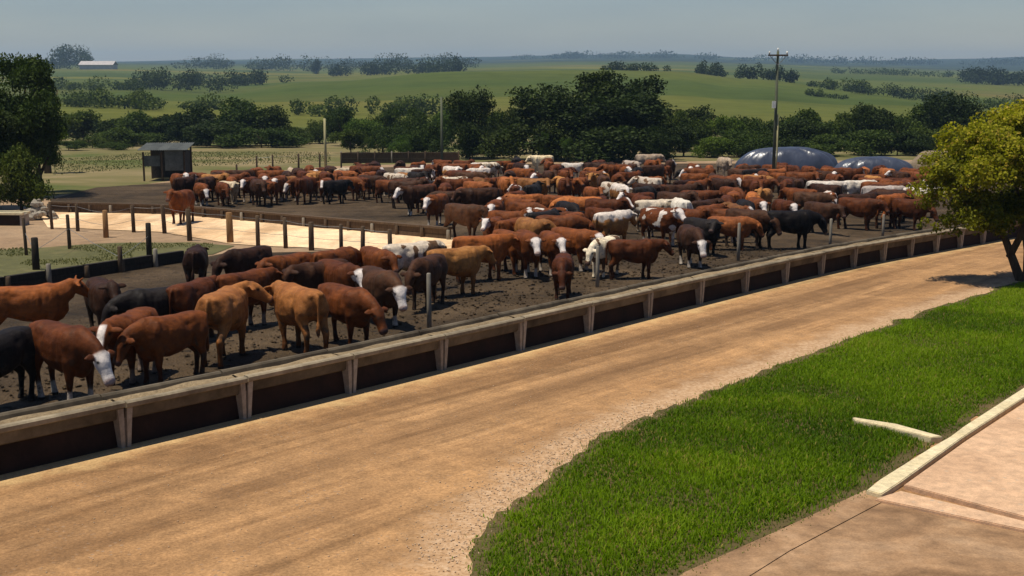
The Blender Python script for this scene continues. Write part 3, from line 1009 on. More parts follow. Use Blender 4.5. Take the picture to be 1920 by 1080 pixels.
def cow_mesh(name, neck_end, head_dir, stance=0, lying=False, horns=False, neck_mid=None, fat=1.0):
    bm = bmesh.new()
    lift = -0.56 if lying else 0.0
    L = Vector((0, 0, lift))
    # trunk: deep chest, belly rising to the flank, square rump
    tr = [(-0.99, 1.06, .13, .12), (-0.95, 1.06, .24, .20), (-0.86, 1.04, .30, .265), (-0.70, 1.02, .335, .30), (-0.48, 0.985, .36, .315),
          (-0.20, .93, .40, .36), (0.10, .905, .425, .365), (0.34, .925, .425, .33), (0.52, .955, .40, .285), (0.68, .965, .33, .225), (0.78, .95, .20, .14)]
    loft(bm, [(Vector((x, 0, z)) + L, VY, VZ, w * fat, h) for x, z, h, w in tr], 20, 2.5)
    # hip bones, pin bones, shoulder blades: the angles of the animal
    for s in (-1, 1):
        for (x, y, z, rx, ry, rz) in ((0.44, .21, 1.05, .15, .12, .26),):
            loft(bm, [(Vector((x + rx * t, s * y, z)) + L, VY, VZ, ry * q, rz * q) for t, q in ((-1, .15), (-.7, .7), (0, 1), (.7, .7), (1, .15))], 10)
    # neck and head
    ne, hd = Vector(neck_end) + L, Vector(head_dir).normalized()
    base = Vector((0.40, 0, 1.05)) + L
    b2 = Vector((0.64, 0, 1.07)) + L
    mid = (b2 + ne) / 2 + Vector((0, 0, 0.0)) if neck_mid is None else Vector(neck_mid) + L
    path_loft(bm, [(base, .22, .30), (b2, .20, .295), (mid, .165, .245), (ne - hd * 0.05, .115, .16), (ne + hd * 0.04, .105, .13)], VY, 14)
    side = hd.cross(VZ).normalized()
    poll = ne
    upv = side.cross(hd).normalized()
    hr = [(-0.10, .10, .10, 0.01), (-0.03, .135, .140, 0.015), (0.09, .148, .158, 0.0), (0.19, .130, .150, -0.012), (0.29, .102, .118, -0.022), (0.39, .098, .100, -0.03), (0.47, .106, .092, -0.03), (0.525, .08, .065, -0.03)]
    loft(bm, [(poll + hd * t + upv * o, side, upv, a, b) for t, a, b, o in hr], 14, 2.4)
    for s in (-1, 1):
        e0 = poll + side * (s * 0.10) + upv * 0.05
        ed = (side * s * 1.0 + upv * -0.22 - hd * 0.05).normalized()
        path_loft(bm, [(e0, .035, .03), (e0 + ed * .09, .085, .034), (e0 + ed * .17, .082, .032), (e0 + ed * .25, .028, .022)], hd, 8)
        if horns:
            h0 = poll + side * (s * .07) + upv * .10
            path_loft(bm, [(h0, .04, .04), (h0 + side * s * .1 + upv * .05, .034, .034), (h0 + side * s * .17 + upv * .13, .025, .025)], hd, 8)
    # brisket / dewlap
    loft(bm, [(Vector((x, 0, z)) + L, VY, VZ, w, h) for x, z, h, w in [(0.34, .56, .12, .12), (0.54, .60, .17, .14), (0.72, .70, .20, .12), (0.84, .84, .16, .08)]], 10)
    # tail
    path_loft(bm, [(Vector((-0.94, 0, 1.29)) + L, .05, .05), (Vector((-1.03, 0, 1.22)) + L, .042, .042), (Vector((-1.06, 0.01, 1.0)) + L, .034, .034),
                   (Vector((-1.05, .02, .72)) + L, .034, .034), (Vector((-1.05, .03, .56)) + L, .06, .055), (Vector((-1.04, .03, .42)) + L, .03, .03)], VY, 8)
    if not lying:
        r = random.Random(stance)
        for s in (-1, 1):
            dx = (0.09 if s > 0 else -0.07) * (1 if stance % 2 == 0 else -1) * (0.4 + 0.8 * r.random())
            path_loft(bm, [((.46, s * .19, 1.0), .10, .18), ((.44, s * .215, .76), .115, .175), ((.42 + dx * .3, s * .20, .58), .09, .115), ((.44 + dx * .6, s * .185, .39), .072, .078),
                           ((.43 + dx * .9, s * .18, .23), .052, .056), ((.43 + dx, s * .18, .11), .060, .064), ((.45 + dx, s * .18, .05), .066, .074), ((.46 + dx, s * .18, 0.0), .070, .084)], VY, 10)
            dx = (0.10 if s < 0 else -0.06) * (1 if stance % 2 == 0 else -1) * (0.4 + 0.8 * r.random())
            path_loft(bm, [((-.70, s * .17, 1.10), .13, .23), ((-.69, s * .195, .90), .145, .255), ((-.67 + dx * .2, s * .205, .73), .125, .205), ((-.77 + dx * .5, s * .195, .56), .082, .115),
                           ((-.86 + dx * .8, s * .185, .44), .066, .082), ((-.83 + dx * .9, s * .18, .24), .052, .060), ((-.81 + dx, s * .18, .11), .060, .064), ((-.79 + dx, s * .18, .05), .066, .074), ((-.78 + dx, s * .18, 0.0), .070, .084)], VY, 10)
    else:
        for s in (-1, 1):
            path_loft(bm, [((.46, s * .22, .40), .10, .14), ((.55, s * .27, .20), .09, .10), ((.70, s * .28, .09), .065, .07), ((.50, s * .30, .06), .05, .05), ((.38, s * .30, .05), .055, .05)], VZ, 10)
            path_loft(bm, [((-.62, s * .22, .42), .14, .20), ((-.50, s * .32, .22), .13, .18), ((-.35, s * .36, .10), .085, .09), ((-.60, s * .40, .07), .055, .06), ((-.40, s * .42, .05), .05, .05)], VZ, 10)
    bmesh.ops.recalc_face_normals(bm, faces=bm.faces)
    me = bpy.data.meshes.new(name + '_rough')
    bm.to_mesh(me)
    bm.free()
    o = bpy.data.objects.new(name + '_rough', me)
    COL.objects.link(o)
    rm = o.modifiers.new('remesh', 'REMESH')
    rm.mode = 'VOXEL'
    rm.voxel_size = 0.026
    sm = o.modifiers.new('smooth', 'SMOOTH')
    sm.factor = 0.5
    sm.iterations = 4
    dg = bpy.context.evaluated_depsgraph_get()
    out = bpy.data.meshes.new_from_object(o.evaluated_get(dg), preserve_all_data_layers=False, depsgraph=dg)
    bpy.data.objects.remove(o)
    bpy.data.meshes.remove(me)
    out.name = name
    nv = len(out.vertices)
    co = np.empty(nv * 3, np.float32)
    out.vertices.foreach_get('co', co)
    co = co.reshape(-1, 3)
    nr_ = np.empty(nv * 3, np.float32)
    out.vertices.foreach_get('normal', nr_)
    nr_ = nr_.reshape(-1, 3)
    push = np.zeros(nv, np.float32)
    for (x, y, z, sx_, sy_, sz_, am) in ((-0.50, .26, 1.30, .07, .07, .06, .045), (-0.95, .13, 1.26, .06, .06, .06, .03), (-0.33, .33, 1.16, .11, .10, .10, -.045),
                                         (0.22, .34, 0.98, .05, .12, .25, -.025), (-0.45, .32, 0.80, .07, .10, .12, -.03), (0.50, .25, 1.02, .10, .10, .20, .02), (-0.78, .27, 0.98, .13, .10, .16, .025), (0.40, .10, 1.36, .10, .06, .06, .02)):
        push += am * np.exp(-((co[:, 0] - x) / sx_) ** 2 - ((np.abs(co[:, 1]) - y) / sy_) ** 2 - ((co[:, 2] - lift - z) / sz_) ** 2)
    push += np.array([mnoise.noise(Vector((c[0] * 5, c[1] * 5, c[2] * 5 + 3))) for c in co.tolist()], np.float32) * 0.009
    push += 0.004 * np.sin(co[:, 0] * 52) * np.exp(-((co[:, 0] - 0.02) / 0.22) ** 2 - ((np.abs(co[:, 1]) - 0.34) / 0.10) ** 2 - ((co[:, 2] - lift - 0.98) / 0.2) ** 2)
    co = co + nr_ * push[:, None]
    low = np.clip((0.62 - co[:, 2]) / 0.62, 0, 1)
    co[:, 2] = np.where(co[:, 2] > 0, co[:, 2] + 0.10 * np.clip(co[:, 2] / 0.55, 0, 1), co[:, 2]) if not lying else co[:, 2]
    out.vertices.foreach_set('co', np.ascontiguousarray(co, np.float32).ravel())
    out.update()
    if not lying:
        poll = poll + Vector((0, 0, 0.10))
    # markings: whole face, blaze down the forehead, muzzle, ears
    rel = co - np.array(poll, np.float32)
    t = rel @ np.array(hd, np.float32)
    sd = rel @ np.array(side, np.float32)
    up = rel @ np.array(upv, np.float32)
    rad = np.sqrt(sd ** 2 + (up * 0.9) ** 2)
    def sst(x, a, b):
        q = np.clip((x - a) / (b - a), 0, 1)
        return q * q * (3 - 2 * q)
    onhead = sst(t, -0.08, 0.02) * (1 - sst(rad, 0.20, 0.23)) * (1 - sst(t, 0.60, 0.70))
    ear = sst(np.abs(sd), 0.150, 0.175) * (1 - sst(t, 0.06, 0.12)) * (np.abs(t) < 0.2)
    face = onhead * (1 - ear)
    blaze = onhead * (1 - sst(np.abs(sd), 0.055, 0.085)) * sst(up, 0.0, 0.04) * (1 - ear)
    muz = onhead * sst(t, 0.43, 0.47)
    at = out.attributes.new('marks', 'FLOAT_COLOR', 'POINT')
    c4 = np.zeros((nv, 4), np.float32)
    eye = np.exp(-(((t - 0.12) / 0.028) ** 2 + ((np.abs(sd) - 0.135) / 0.045) ** 2 + ((up - 0.05) / 0.028) ** 2))
    c4[:, 0], c4[:, 1], c4[:, 2], c4[:, 3] = face, blaze, muz, np.clip(eye * 1.6, 0, 1)
    at.data.foreach_set('color', c4.ravel())
    out.polygons.foreach_set('use_smooth', [True] * len(out.polygons))
    out.materials.clear()
    out.materials.append(None)
    return out

POSE = {
    'up': cow_mesh('cattle_head_up', (1.00, 0, 1.32), (0.80, 0, -0.62), 0),
    'level': cow_mesh('cattle_head_level', (1.07, 0, 1.16), (0.70, 0, -0.72), 1),
    'low': cow_mesh('cattle_head_low', (1.12, 0, 0.96), (0.50, 0, -0.84), 3, neck_mid=(0.90, 0, 1.03)),
    'eat': cow_mesh('cattle_eating', (1.14, 0.02, 0.88), (0.52, 0.05, -0.82), 2, neck_mid=(0.92, 0, 0.99)),
    'left': cow_mesh('cattle_looking_left', (0.93, 0.24, 1.24), (0.42, 0.80, -0.52), 0, neck_mid=(0.82, 0.08, 1.17)),
    'right': cow_mesh('cattle_looking_right', (0.93, -0.24, 1.24), (0.42, -0.80, -0.52), 1, neck_mid=(0.82, -0.08, 1.17)),
    'horn': cow_mesh('cattle_horned', (1.00, 0.05, 1.28), (0.82, 0.15, -0.58), 4, horns=True),
}

WHITE = (0.66, 0.58, 0.50)

def coat(name, c, dark, mark=None, legs=0.0, spots=0.0, back=0.0, belly=0.35, spotcol=None, even=False):
    """c: coat; dark: shade of mane, legs; mark: None/'face'/'blaze'; legs: white socks; spots: amount of patches."""
    m, n, b = mat(name)
    t = N(n, 'ShaderNodeTexCoord')
    oi = N(n, 'ShaderNodeObjectInfo')
    off = N(n, 'ShaderNodeVectorMath', operation='ADD')
    n.links.new(t.outputs['Object'], off.inputs[0])
    sc = N(n, 'ShaderNodeVectorMath', operation='SCALE')
    cx = N(n, 'ShaderNodeCombineXYZ')
    for q in range(3):
        n.links.new(oi.outputs['Random'], cx.inputs[q])
    n.links.new(cx.outputs[0], sc.inputs[0]); sc.inputs[3].default_value = 37.0
    n.links.new(sc.outputs[0], off.inputs[1])
    v = off.outputs[0]
    a = noise(n, v, 2.4, 4, 0.6, 0.4)
    col = mix(n, maprange(n, a, 0.32, 0.68, 0.0, 0.75), c, dark)
    # each animal a little lighter, darker, redder
    col = mix(n, 0.25 if even else 1.0, col, ramp(n, oi.outputs['Random'], [(0.0, (0.50, 0.47, 0.52)), (0.3, (0.80, 0.78, 0.82)), (0.65, (1.0, 1.0, 1.0)), (1.0, (1.4, 1.42, 1.32))]), 'MULTIPLY')
    sx = N(n, 'ShaderNodeSeparateXYZ')
    n.links.new(t.outputs['Object'], sx.inputs[0])
    z = sx.outputs[2]
    # dirty dark lower legs; belly shade is mixed into the coat too
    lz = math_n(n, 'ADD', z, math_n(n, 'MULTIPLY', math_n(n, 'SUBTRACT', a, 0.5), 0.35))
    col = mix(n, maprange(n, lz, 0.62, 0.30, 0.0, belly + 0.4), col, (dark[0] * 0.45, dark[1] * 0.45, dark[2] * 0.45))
    if spots:
        s = noise(n, v, 2.0, 3, 0.5, 0.3)
        col = mix(n, maprange(n, s, 0.62 - spots * 0.25, 0.645 - spots * 0.25), col, spotcol or WHITE)
    if back:
        bn = math_n(n, 'ADD', z, math_n(n, 'MULTIPLY', math_n(n, 'SUBTRACT', noise(n, v, 3.5, 4), 0.5), 0.5))
        col = mix(n, math_n(n, 'MULTIPLY', maprange(n, bn, 1.12, 1.24), back), col, WHITE)
    if legs:
        col = mix(n, math_n(n, 'MULTIPLY', maprange(n, lz, 0.34, 0.26), legs), col, (0.50, 0.43, 0.35))
    at = N(n, 'ShaderNodeAttribute', attribute_name='marks')
    sp = N(n, 'ShaderNodeSeparateColor')
    n.links.new(at.outputs['Color'], sp.inputs[0])
    if mark:
        col = mix(n, sp.outputs[0 if mark == 'face' else 1], col, (0.74, 0.66, 0.60))
    col = mix(n, math_n(n, 'MULTIPLY', sp.outputs[2], 0.8), col, (0.10, 0.06, 0.05) if mark != 'face' else (0.42, 0.27, 0.22))
    col = mix(n, at.outputs['Alpha'], col, (0.006, 0.005, 0.005))
    # hooves
    col = mix(n, maprange(n, z, 0.075, 0.05), col, (0.03, 0.024, 0.02))
    dap = noise(n, v, 9.0, 4, 0.6)
    col = mix(n, 1.0, col, ramp(n, dap, [(0.32, (0.74, 0.74, 0.76)), (0.68, (1.22, 1.2, 1.16))]), 'MULTIPLY')
    dung = noise(n, v, 3.2, 6, 0.62, 0.4)
    dk = math_n(n, 'MULTIPLY', maprange(n, dung, 0.545, 0.60), math_n(n, 'MULTIPLY', maprange(n, z, 1.22, 0.75), maprange(n, sx.outputs[0], 0.35, -0.45)))
    col = mix(n, math_n(n, 'MULTIPLY', dk, 0.8), col, (0.045, 0.030, 0.018))
    # dried mud flecks
    md = noise(n, v, 7, 5, 0.7)
    col = mix(n, math_n(n, 'MULTIPLY', maprange(n, md, 0.52, 0.66), maprange(n, z, 1.25, 0.5, 0.12, 0.8)), col, (0.06, 0.045, 0.03))
    n.links.new(col, b.inputs['Base Color'])
    b.inputs['Roughness'].default_value = 0.6
    b.inputs['Specular IOR Level'].default_value = 0.12
    bump(n, b, math_n(n, 'ADD', noise(n, v, 4.5, 4, 0.6, 0.5), math_n(n, 'MULTIPLY', noise(n, v, 40, 3), 0.4)), 0.45, 0.05)
    return m

RED, RED2 = (0.185, 0.053, 0.012), (0.070, 0.020, 0.006)
BRN, BRN2 = (0.070, 0.028, 0.012), (0.030, 0.014, 0.008)
TAN, TAN2 = (0.36, 0.160, 0.046), (0.21, 0.078, 0.022)
BLK, BLK2 = (0.019, 0.014, 0.012), (0.010, 0.008, 0.007)
CRM, CRM2 = (0.62, 0.50, 0.34), (0.50, 0.36, 0.21)
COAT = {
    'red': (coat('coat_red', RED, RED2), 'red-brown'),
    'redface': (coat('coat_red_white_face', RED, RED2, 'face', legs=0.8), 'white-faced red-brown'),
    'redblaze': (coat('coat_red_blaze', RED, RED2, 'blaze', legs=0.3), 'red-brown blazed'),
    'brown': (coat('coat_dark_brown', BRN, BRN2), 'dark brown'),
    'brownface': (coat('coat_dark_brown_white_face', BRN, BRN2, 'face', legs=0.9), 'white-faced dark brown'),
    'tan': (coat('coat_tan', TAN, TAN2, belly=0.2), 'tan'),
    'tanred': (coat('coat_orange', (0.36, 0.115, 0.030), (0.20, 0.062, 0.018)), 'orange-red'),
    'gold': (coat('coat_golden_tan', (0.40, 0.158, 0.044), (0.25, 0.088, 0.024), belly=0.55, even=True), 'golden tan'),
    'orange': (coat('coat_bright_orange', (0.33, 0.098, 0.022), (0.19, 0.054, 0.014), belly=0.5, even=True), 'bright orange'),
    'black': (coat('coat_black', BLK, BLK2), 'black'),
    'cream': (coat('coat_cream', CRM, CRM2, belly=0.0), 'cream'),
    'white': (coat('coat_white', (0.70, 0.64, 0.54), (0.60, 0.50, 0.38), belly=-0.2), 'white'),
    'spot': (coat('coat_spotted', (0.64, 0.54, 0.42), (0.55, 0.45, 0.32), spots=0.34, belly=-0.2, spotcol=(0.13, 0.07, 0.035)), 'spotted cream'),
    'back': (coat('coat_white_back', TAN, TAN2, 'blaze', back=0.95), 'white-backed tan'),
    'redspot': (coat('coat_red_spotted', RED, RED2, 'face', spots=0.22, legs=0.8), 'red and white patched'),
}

COWS = []   # (xy, radius)

def cow(px_, py_, heading, pose, ct, label=None, size=1.0, group='cattle standing in the feedlot pen', world_pt=None, flip=False):
    p = world_pt if world_pt is not None else gp(px_, py_)
    me = POSE[pose]
    o = link('cattle', me)
    th = math.radians(heading)
    o.location = (p.x, p.y, -SLOPE * p.y + 0.022 - 0.015)
    o.rotation_euler = (0, math.atan(SLOPE) * math.sin(th), th)
    wv = RNG.uniform(0.92, 1.06)
    o.scale = (size * RNG.uniform(0.90, 0.99) * 0.97, (-1 if flip else 1) * size * wv * 0.97, size * RNG.uniform(0.94, 1.0) * 0.98)
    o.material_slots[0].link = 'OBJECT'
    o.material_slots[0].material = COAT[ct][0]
    COWS.append(((p.x, p.y), th))
    if label:
        prop(o, label, 'cow', group)
    return o

# those nearest the road, one by one: pixel of the ground under the body, heading (0 = to the right, 90 = away, 270 = to the camera)
cow(-6, 768, 250, 'low', 'black', 'black cow at the near end of the trough, cut off by the picture edge', 1.0)
cow(130, 756, 322, 'eat', 'redface', 'nearest red-brown cow lowering its white face into the trough', 1.02)
cow(246, 716, 262, 'level', 'redblaze', 'red-brown cow with small white blaze facing out behind the nearest white face', 0.98)
cow(318, 718, 232, 'low', 'red', 'red-brown cow standing broadside just behind the trough beside the blazed one', 0.97)
cow(60, 650, 28, 'horn', 'orange', 'orange-shouldered horned cow by the low black board wall', 1.02)
cow(200, 640, 300, 'up', 'brown', 'dark brown cow with raised head beside the horned orange one', 1.0)
cow(296, 652, 222, 'low', 'black', 'blackish cow standing broadside behind the blazed red-brown cow', 1.0)
cow(366, 640, 75, 'level', 'red', 'red-brown cow partly hidden behind the orange-tan rump', 0.98)
cow(424, 676, 84, 'right', 'gold', 'big orange-tan cow turning its rump to the road', 1.1)
cow(462, 616, 60, 'level', 'redblaze', 'red-brown cow with head beyond the orange-tan rump', 1.0)
cow(370, 548, 100, 'level', 'brown', 'dark brown cow seen from behind against the low black wall', 0.95)
cow(562, 662, 124, 'level', 'gold', 'golden tan cow standing three-quarter rear beside the trough', 1.04)
cow(654, 652, 312, 'eat', 'red', 'red-brown cow bending down to the trough beside the golden tan one', 0.98)
cow(462, 556, 238, 'low', 'brown', 'dark brown cow in the second row above the big orange one', 1.0)
cow(540, 572, 240, 'level', 'red', 'brown-red cow side-on in the second row above the golden tan one', 1.0)
cow(600, 592, 232, 'level', 'brown', 'dark cow wedged behind the golden tan one in the second row', 0.98)
cow(640, 596, 305, 'level', 'redface', 'red-brown cow with bright white face in the second row', 1.0)
cow(716, 612, 300, 'low', 'brownface', 'dark brown cow with long white face near the pale steel post', 1.03)
cow(710, 556, 300, 'level', 'red', 'red-brown cow side-on behind the two white faces', 1.0)
cow(632, 562, 62, 'low', 'red', 'red-brown cow in the third row below the sand lane', 1.0)
cow(772, 548, 42, 'level', 'spot', 'cream cow with dark spots beside the pale sand lane', 1.02)
cow(800, 578, 250, 'low', 'brown', 'dark brown cow with lowered head behind the pale steel post', 0.97)
cow(856, 556, 38, 'level', 'tan', 'light brown cow side-on at the edge of the empty mud', 1.0)
cow(905, 528, 30, 'level', 'orange', 'bright orange-red cow side-on behind the light brown one', 1.04)
cow(960, 514, 300, 'low', 'red', 'red cow beside the row of long white faces', 1.0)
cow(990, 520, 282, 'level', 'redface', 'red cow with long white face looking to the road, first of three', 1.02)
cow(1036, 516, 284, 'level', 'redface', 'red cow with long white face looking to the road, middle of three', 1.0)
cow(1078, 508, 312, 'level', 'redface', 'red cow with long white face looking to the road, last of three', 1.02)
cow(1055, 560, 265, 'eat', 'red', 'small red-brown cow facing the trough alone below the white-faced three', 0.86)
cow(1190, 524, 8, 'level', 'red', 'dark red cow side-on at the trough beside a pale post', 0.92)
cow(1132, 520, 240, 'low', 'spot', 'grey spotted cow half hidden by the dark red one', 0.9)
cow(1148, 470, 50, 'level', 'back', 'tan cow with cream back behind the long white faces', 1.06)
cow(1238, 462, 305, 'up', 'redspot', 'patched tan and white cow with raised head', 1.05)
cow(1226, 434, 20, 'level', 'spot', 'cream patched cow behind the patched tan and white one', 1.0)
cow(1296, 502, 278, 'eat', 'brownface', 'dark brown cow with broad white face alone at the trough', 1.0)
cow(1330, 448, 52, 'level', 'red', 'red-brown cow side-on behind the lone white face', 1.0)
cow(1404, 466, 318, 'low', 'brown', 'dark brown cow by the trough beside the black one', 1.04)
cow(1482, 468, 10, 'low', 'black', 'black cow side-on by the trough, between two dark brown ones', 1.06)
cow(1540, 440, 300, 'level', 'brown', 'dark brown cow by the trough on the tree side of the black one', 1.0)
cow(1470, 434, 280, 'level', 'redface', 'white-faced red cow looking out just above the black one', 1.0)
cow(1418, 430, 275, 'level', 'redface', 'white-faced red cow looking out above the dark brown cow by the trough', 0.98)
cow(1610, 432, 318, 'level', 'red', 'red-brown cow by the trough just before the tree', 1.02)
cow(1668, 428, 42, 'level', 'orange', 'orange-red cow by the trough nearest the yellow-green tree', 1.06)
cow(1705, 432, 310, 'eat', 'red', 'red cow eating at the trough beside the yellow-green tree', 1.0)
cow(1652, 404, 5, 'level', 'white', 'long white-backed cow above the orange-red one', 1.05)
cow(1608, 388, 20, 'level', 'white', 'white cow in the herd near the smaller tarp-covered mound', 1.0)
cow(1546, 388, 340, 'level', 'white', 'white cow in the herd below the larger tarp-covered mound', 1.0)
cow(340, 420, 262, 'up', 'red', 'lone red cow standing in the pale sand lane', 1.1)
cow(818, 424, 250, 'level', 'redface', 'white-faced red cow at the end of the far board wall', 1.0)
cow(496, 372, 285, 'level', 'redface', 'white-faced red cow in the back row near the far posts', 1.0)
cow(600, 356, 265, 'level', 'redface', 'white-faced red cow in the back row below the short pale pole', 1.0)
cow(766, 354, 20, 'level', 'white', 'cream-white cow in the back row between the two thin poles', 1.0)
cow(1215, 326, 10, 'level', 'cream', 'cream cow farthest back below the big dark tree', 1.15)
cow(1015, 324, 190, 'level', 'cream', 'small pale cow farthest back near the bushes', 1.0)
cow(1358, 334, 280, 'level', 'cream', 'pale yellow cow standing far back beside the tarp-covered mound', 1.1)
NHAND = len(COWS)

# the rest of the herd, sown over the pen with room for each body
ZONES = [((335, 362), (640, 348), (640, 384), (345, 392)), ((640, 338), (900, 334), (900, 412), (760, 404), (640, 382)),
         ((900, 332), (1260, 334), (1270, 426), (1210, 420), (900, 414)), ((1260, 340), (1460, 346), (1470, 428), (1280, 430)), ((1460, 348), (1755, 350), (1750, 426), (1460, 426)),
         ((840, 462), (930, 490), (1010, 490), (1120, 478), (1270, 470), (1260, 426), (900, 414)), ((430, 540), (520, 524), (800, 535), (860, 520), (840, 508), (700, 512), (480, 518)),
         ((1270, 430), (1460, 430), (1400, 480), (1300, 490))]
WANT = [38, 54, 60, 34, 40, 22, 0, 8]
WEIGHT = [('red', 38), ('brown', 16), ('redface', 19), ('tanred', 8), ('tan', 7), ('black', 4), ('brownface', 5), ('redblaze', 4), ('back', 3), ('cream', 2), ('spot', 2), ('redspot', 4), ('white', 1)]
names_, wts = zip(*WEIGHT)

def clear(p, th):
    for (q, t2) in COWS:
        d = math.hypot(p.x - q[0], p.y - q[1])
        if d > 2.2:
            continue
        # two long bodies: compare sample circles along both spines
        for s in (-0.75, 0.0, 0.8):
            ax, ay = p.x + math.cos(th) * s, p.y + math.sin(th) * s
            for r in (-0.75, 0.0, 0.8):
                if math.hypot(ax - q[0] - math.cos(t2) * r, ay - q[1] - math.sin(t2) * r) < 0.58:
                    return False
    return True

rest = []
for zi, (poly, want) in enumerate(zip(ZONES, WANT)):
    w = [gp(x, y) for x, y in poly]
    pl = [(p.x, p.y) for p in w]
    x0, x1 = min(p[0] for p in pl), max(p[0] for p in pl)
    y0, y1 = min(p[1] for p in pl), max(p[1] for p in pl)
    n_in, tries = 0, 0
    while n_in < want and tries < 6000:
        tries += 1
        X, Y = RNG.uniform(x0, x1), RNG.uniform(y0, y1)
        if not inside(np.array([X]), np.array([Y]), pl)[0]:
            continue
        h = RNG.choice([RNG.uniform(0, 360), RNG.gauss(285, 30), RNG.gauss(255, 30), RNG.gauss(80, 40), RNG.gauss(325, 30)])
        p = Vector((X, Y, 0))
        if not clear(p, math.radians(h)):
            continue
        ct = RNG.choices(names_, wts)[0]
        pose = RNG.choices(['up', 'level', 'low', 'left', 'right', 'horn'], [2, 5, 2, 2, 2, 1])[0]
        o = cow(0, 0, h, pose, ct, None, RNG.uniform(0.9, 1.08), world_pt=p, flip=RNG.random() < 0.5)
        rest.append((o, ct, zi, proj((X, Y, -SLOPE * Y + 0.7))))
        n_in += 1

ORD = ['leftmost', 'second', 'third', 'fourth', 'fifth', 'sixth', 'seventh', 'eighth', 'ninth', 'tenth', 'eleventh', 'twelfth', 'thirteenth', 'fourteenth', 'fifteenth', 'sixteenth', 'seventeenth', 'eighteenth']
PLACE = ['near the far fence posts', 'below the two thin poles', 'below the big dark tree', 'before the tall utility pole', 'before the tarp-covered mounds', 'behind the long white faces', 'below the sand lane', 'near the lone white face']
buckets = {}
for o, ct, zi, (sx_, sy_) in rest:
    row = 'front' if sy_ > 366 else ('middle' if sy_ > 338 else 'back')
    buckets.setdefault((ct, zi, row), []).append((sx_, o))
for (ct, zi, row), lst in buckets.items():
    lst.sort(key=lambda q: q[0])
    for i, (sx_, o) in enumerate(lst):
        cn = COAT[ct][1]
        if len(lst) == 1:
            lab = f'the only {cn} cow of the {row} rows {PLACE[zi]}'
        elif i == 0:
            lab = f'leftmost {cn} cow of the {row} rows {PLACE[zi]}'
        else:
            lab = f'{ORD[min(i, 17)]} {cn} cow from left, {row} rows {PLACE[zi]}'
        prop(o, lab, 'cow', 'cattle standing in the feedlot pen')

# ------------------------------------------------------------------ trees
def leaves(P, size, seed, nrm=None, aspect=0.55, var=None):
    """Leaf-sized quads at points P: returns verts, faces, var."""
    r = np.random.RandomState(seed)
    n = len(P)
    d = r.normal(size=(n, 3)); d /= np.linalg.norm(d, axis=1)[:, None]
    nn = r.normal(size=(n, 3)) * 0.8
    if nrm is not None:
        nn = nn + nrm
    nn[:, 2] += 0.5
    e = np.cross(nn, d); e /= np.linalg.norm(e, axis=1)[:, None] + 1e-9
    s = size * r.uniform(0.6, 1.4, n)[:, None]
    a = d * s * 0.5
    b = e * s * aspect * 0.5
    bend = nn / (np.linalg.norm(nn, axis=1)[:, None] + 1e-9) * s * 0.12
    V = np.stack([P - a, P - b + bend, P + a, P + b + bend], 1).reshape(-1, 3)
    Fc = np.arange(4 * n).reshape(-1, 4)
    v = r.uniform(0, 0.8, n) if var is None else var
    return V, Fc, np.repeat(v, 4)

def crown_points(lobes, n, seed, clump=0.16, nclump=90, shell=0.55):
    """Leaves gathered in clumps near the surface of several lobes."""
    r = np.random.RandomState(seed)
    lobes = np.array(lobes, float)
    vol = lobes[:, 3] * lobes[:, 4] * lobes[:, 5]
    w = vol ** 0.7 / np.sum(vol ** 0.7)
    k = r.choice(len(lobes), nclump, p=w)
    d = r.normal(size=(nclump, 3)); d /= np.linalg.norm(d, axis=1)[:, None]
    d[:, 2] = np.where(d[:, 2] < -0.45, -d[:, 2], d[:, 2])
    rad = r.uniform(shell, 1.02, nclump)[:, None]
    C = lobes[k, :3] + d * lobes[k, 3:] * rad
    cs = clump * np.mean(lobes[k, 3:], axis=1) * r.uniform(0.6, 1.5, nclump)
    q = r.choice(nclump, n, p=cs ** 2 / np.sum(cs ** 2))
    g = r.normal(size=(n, 3))
    gl = np.linalg.norm(g, axis=1)[:, None]
    g = g / gl * np.minimum(gl, 1.9) * cs[q][:, None]
    g[:, 2] *= 0.7
    P = C[q] + g
    nrm = d[q] * 0.9
    tone = np.clip(r.uniform(0.05, 0.6, nclump)[q] + r.uniform(-0.2, 0.3, n), 0, 0.85)
    return P, nrm, tone, C

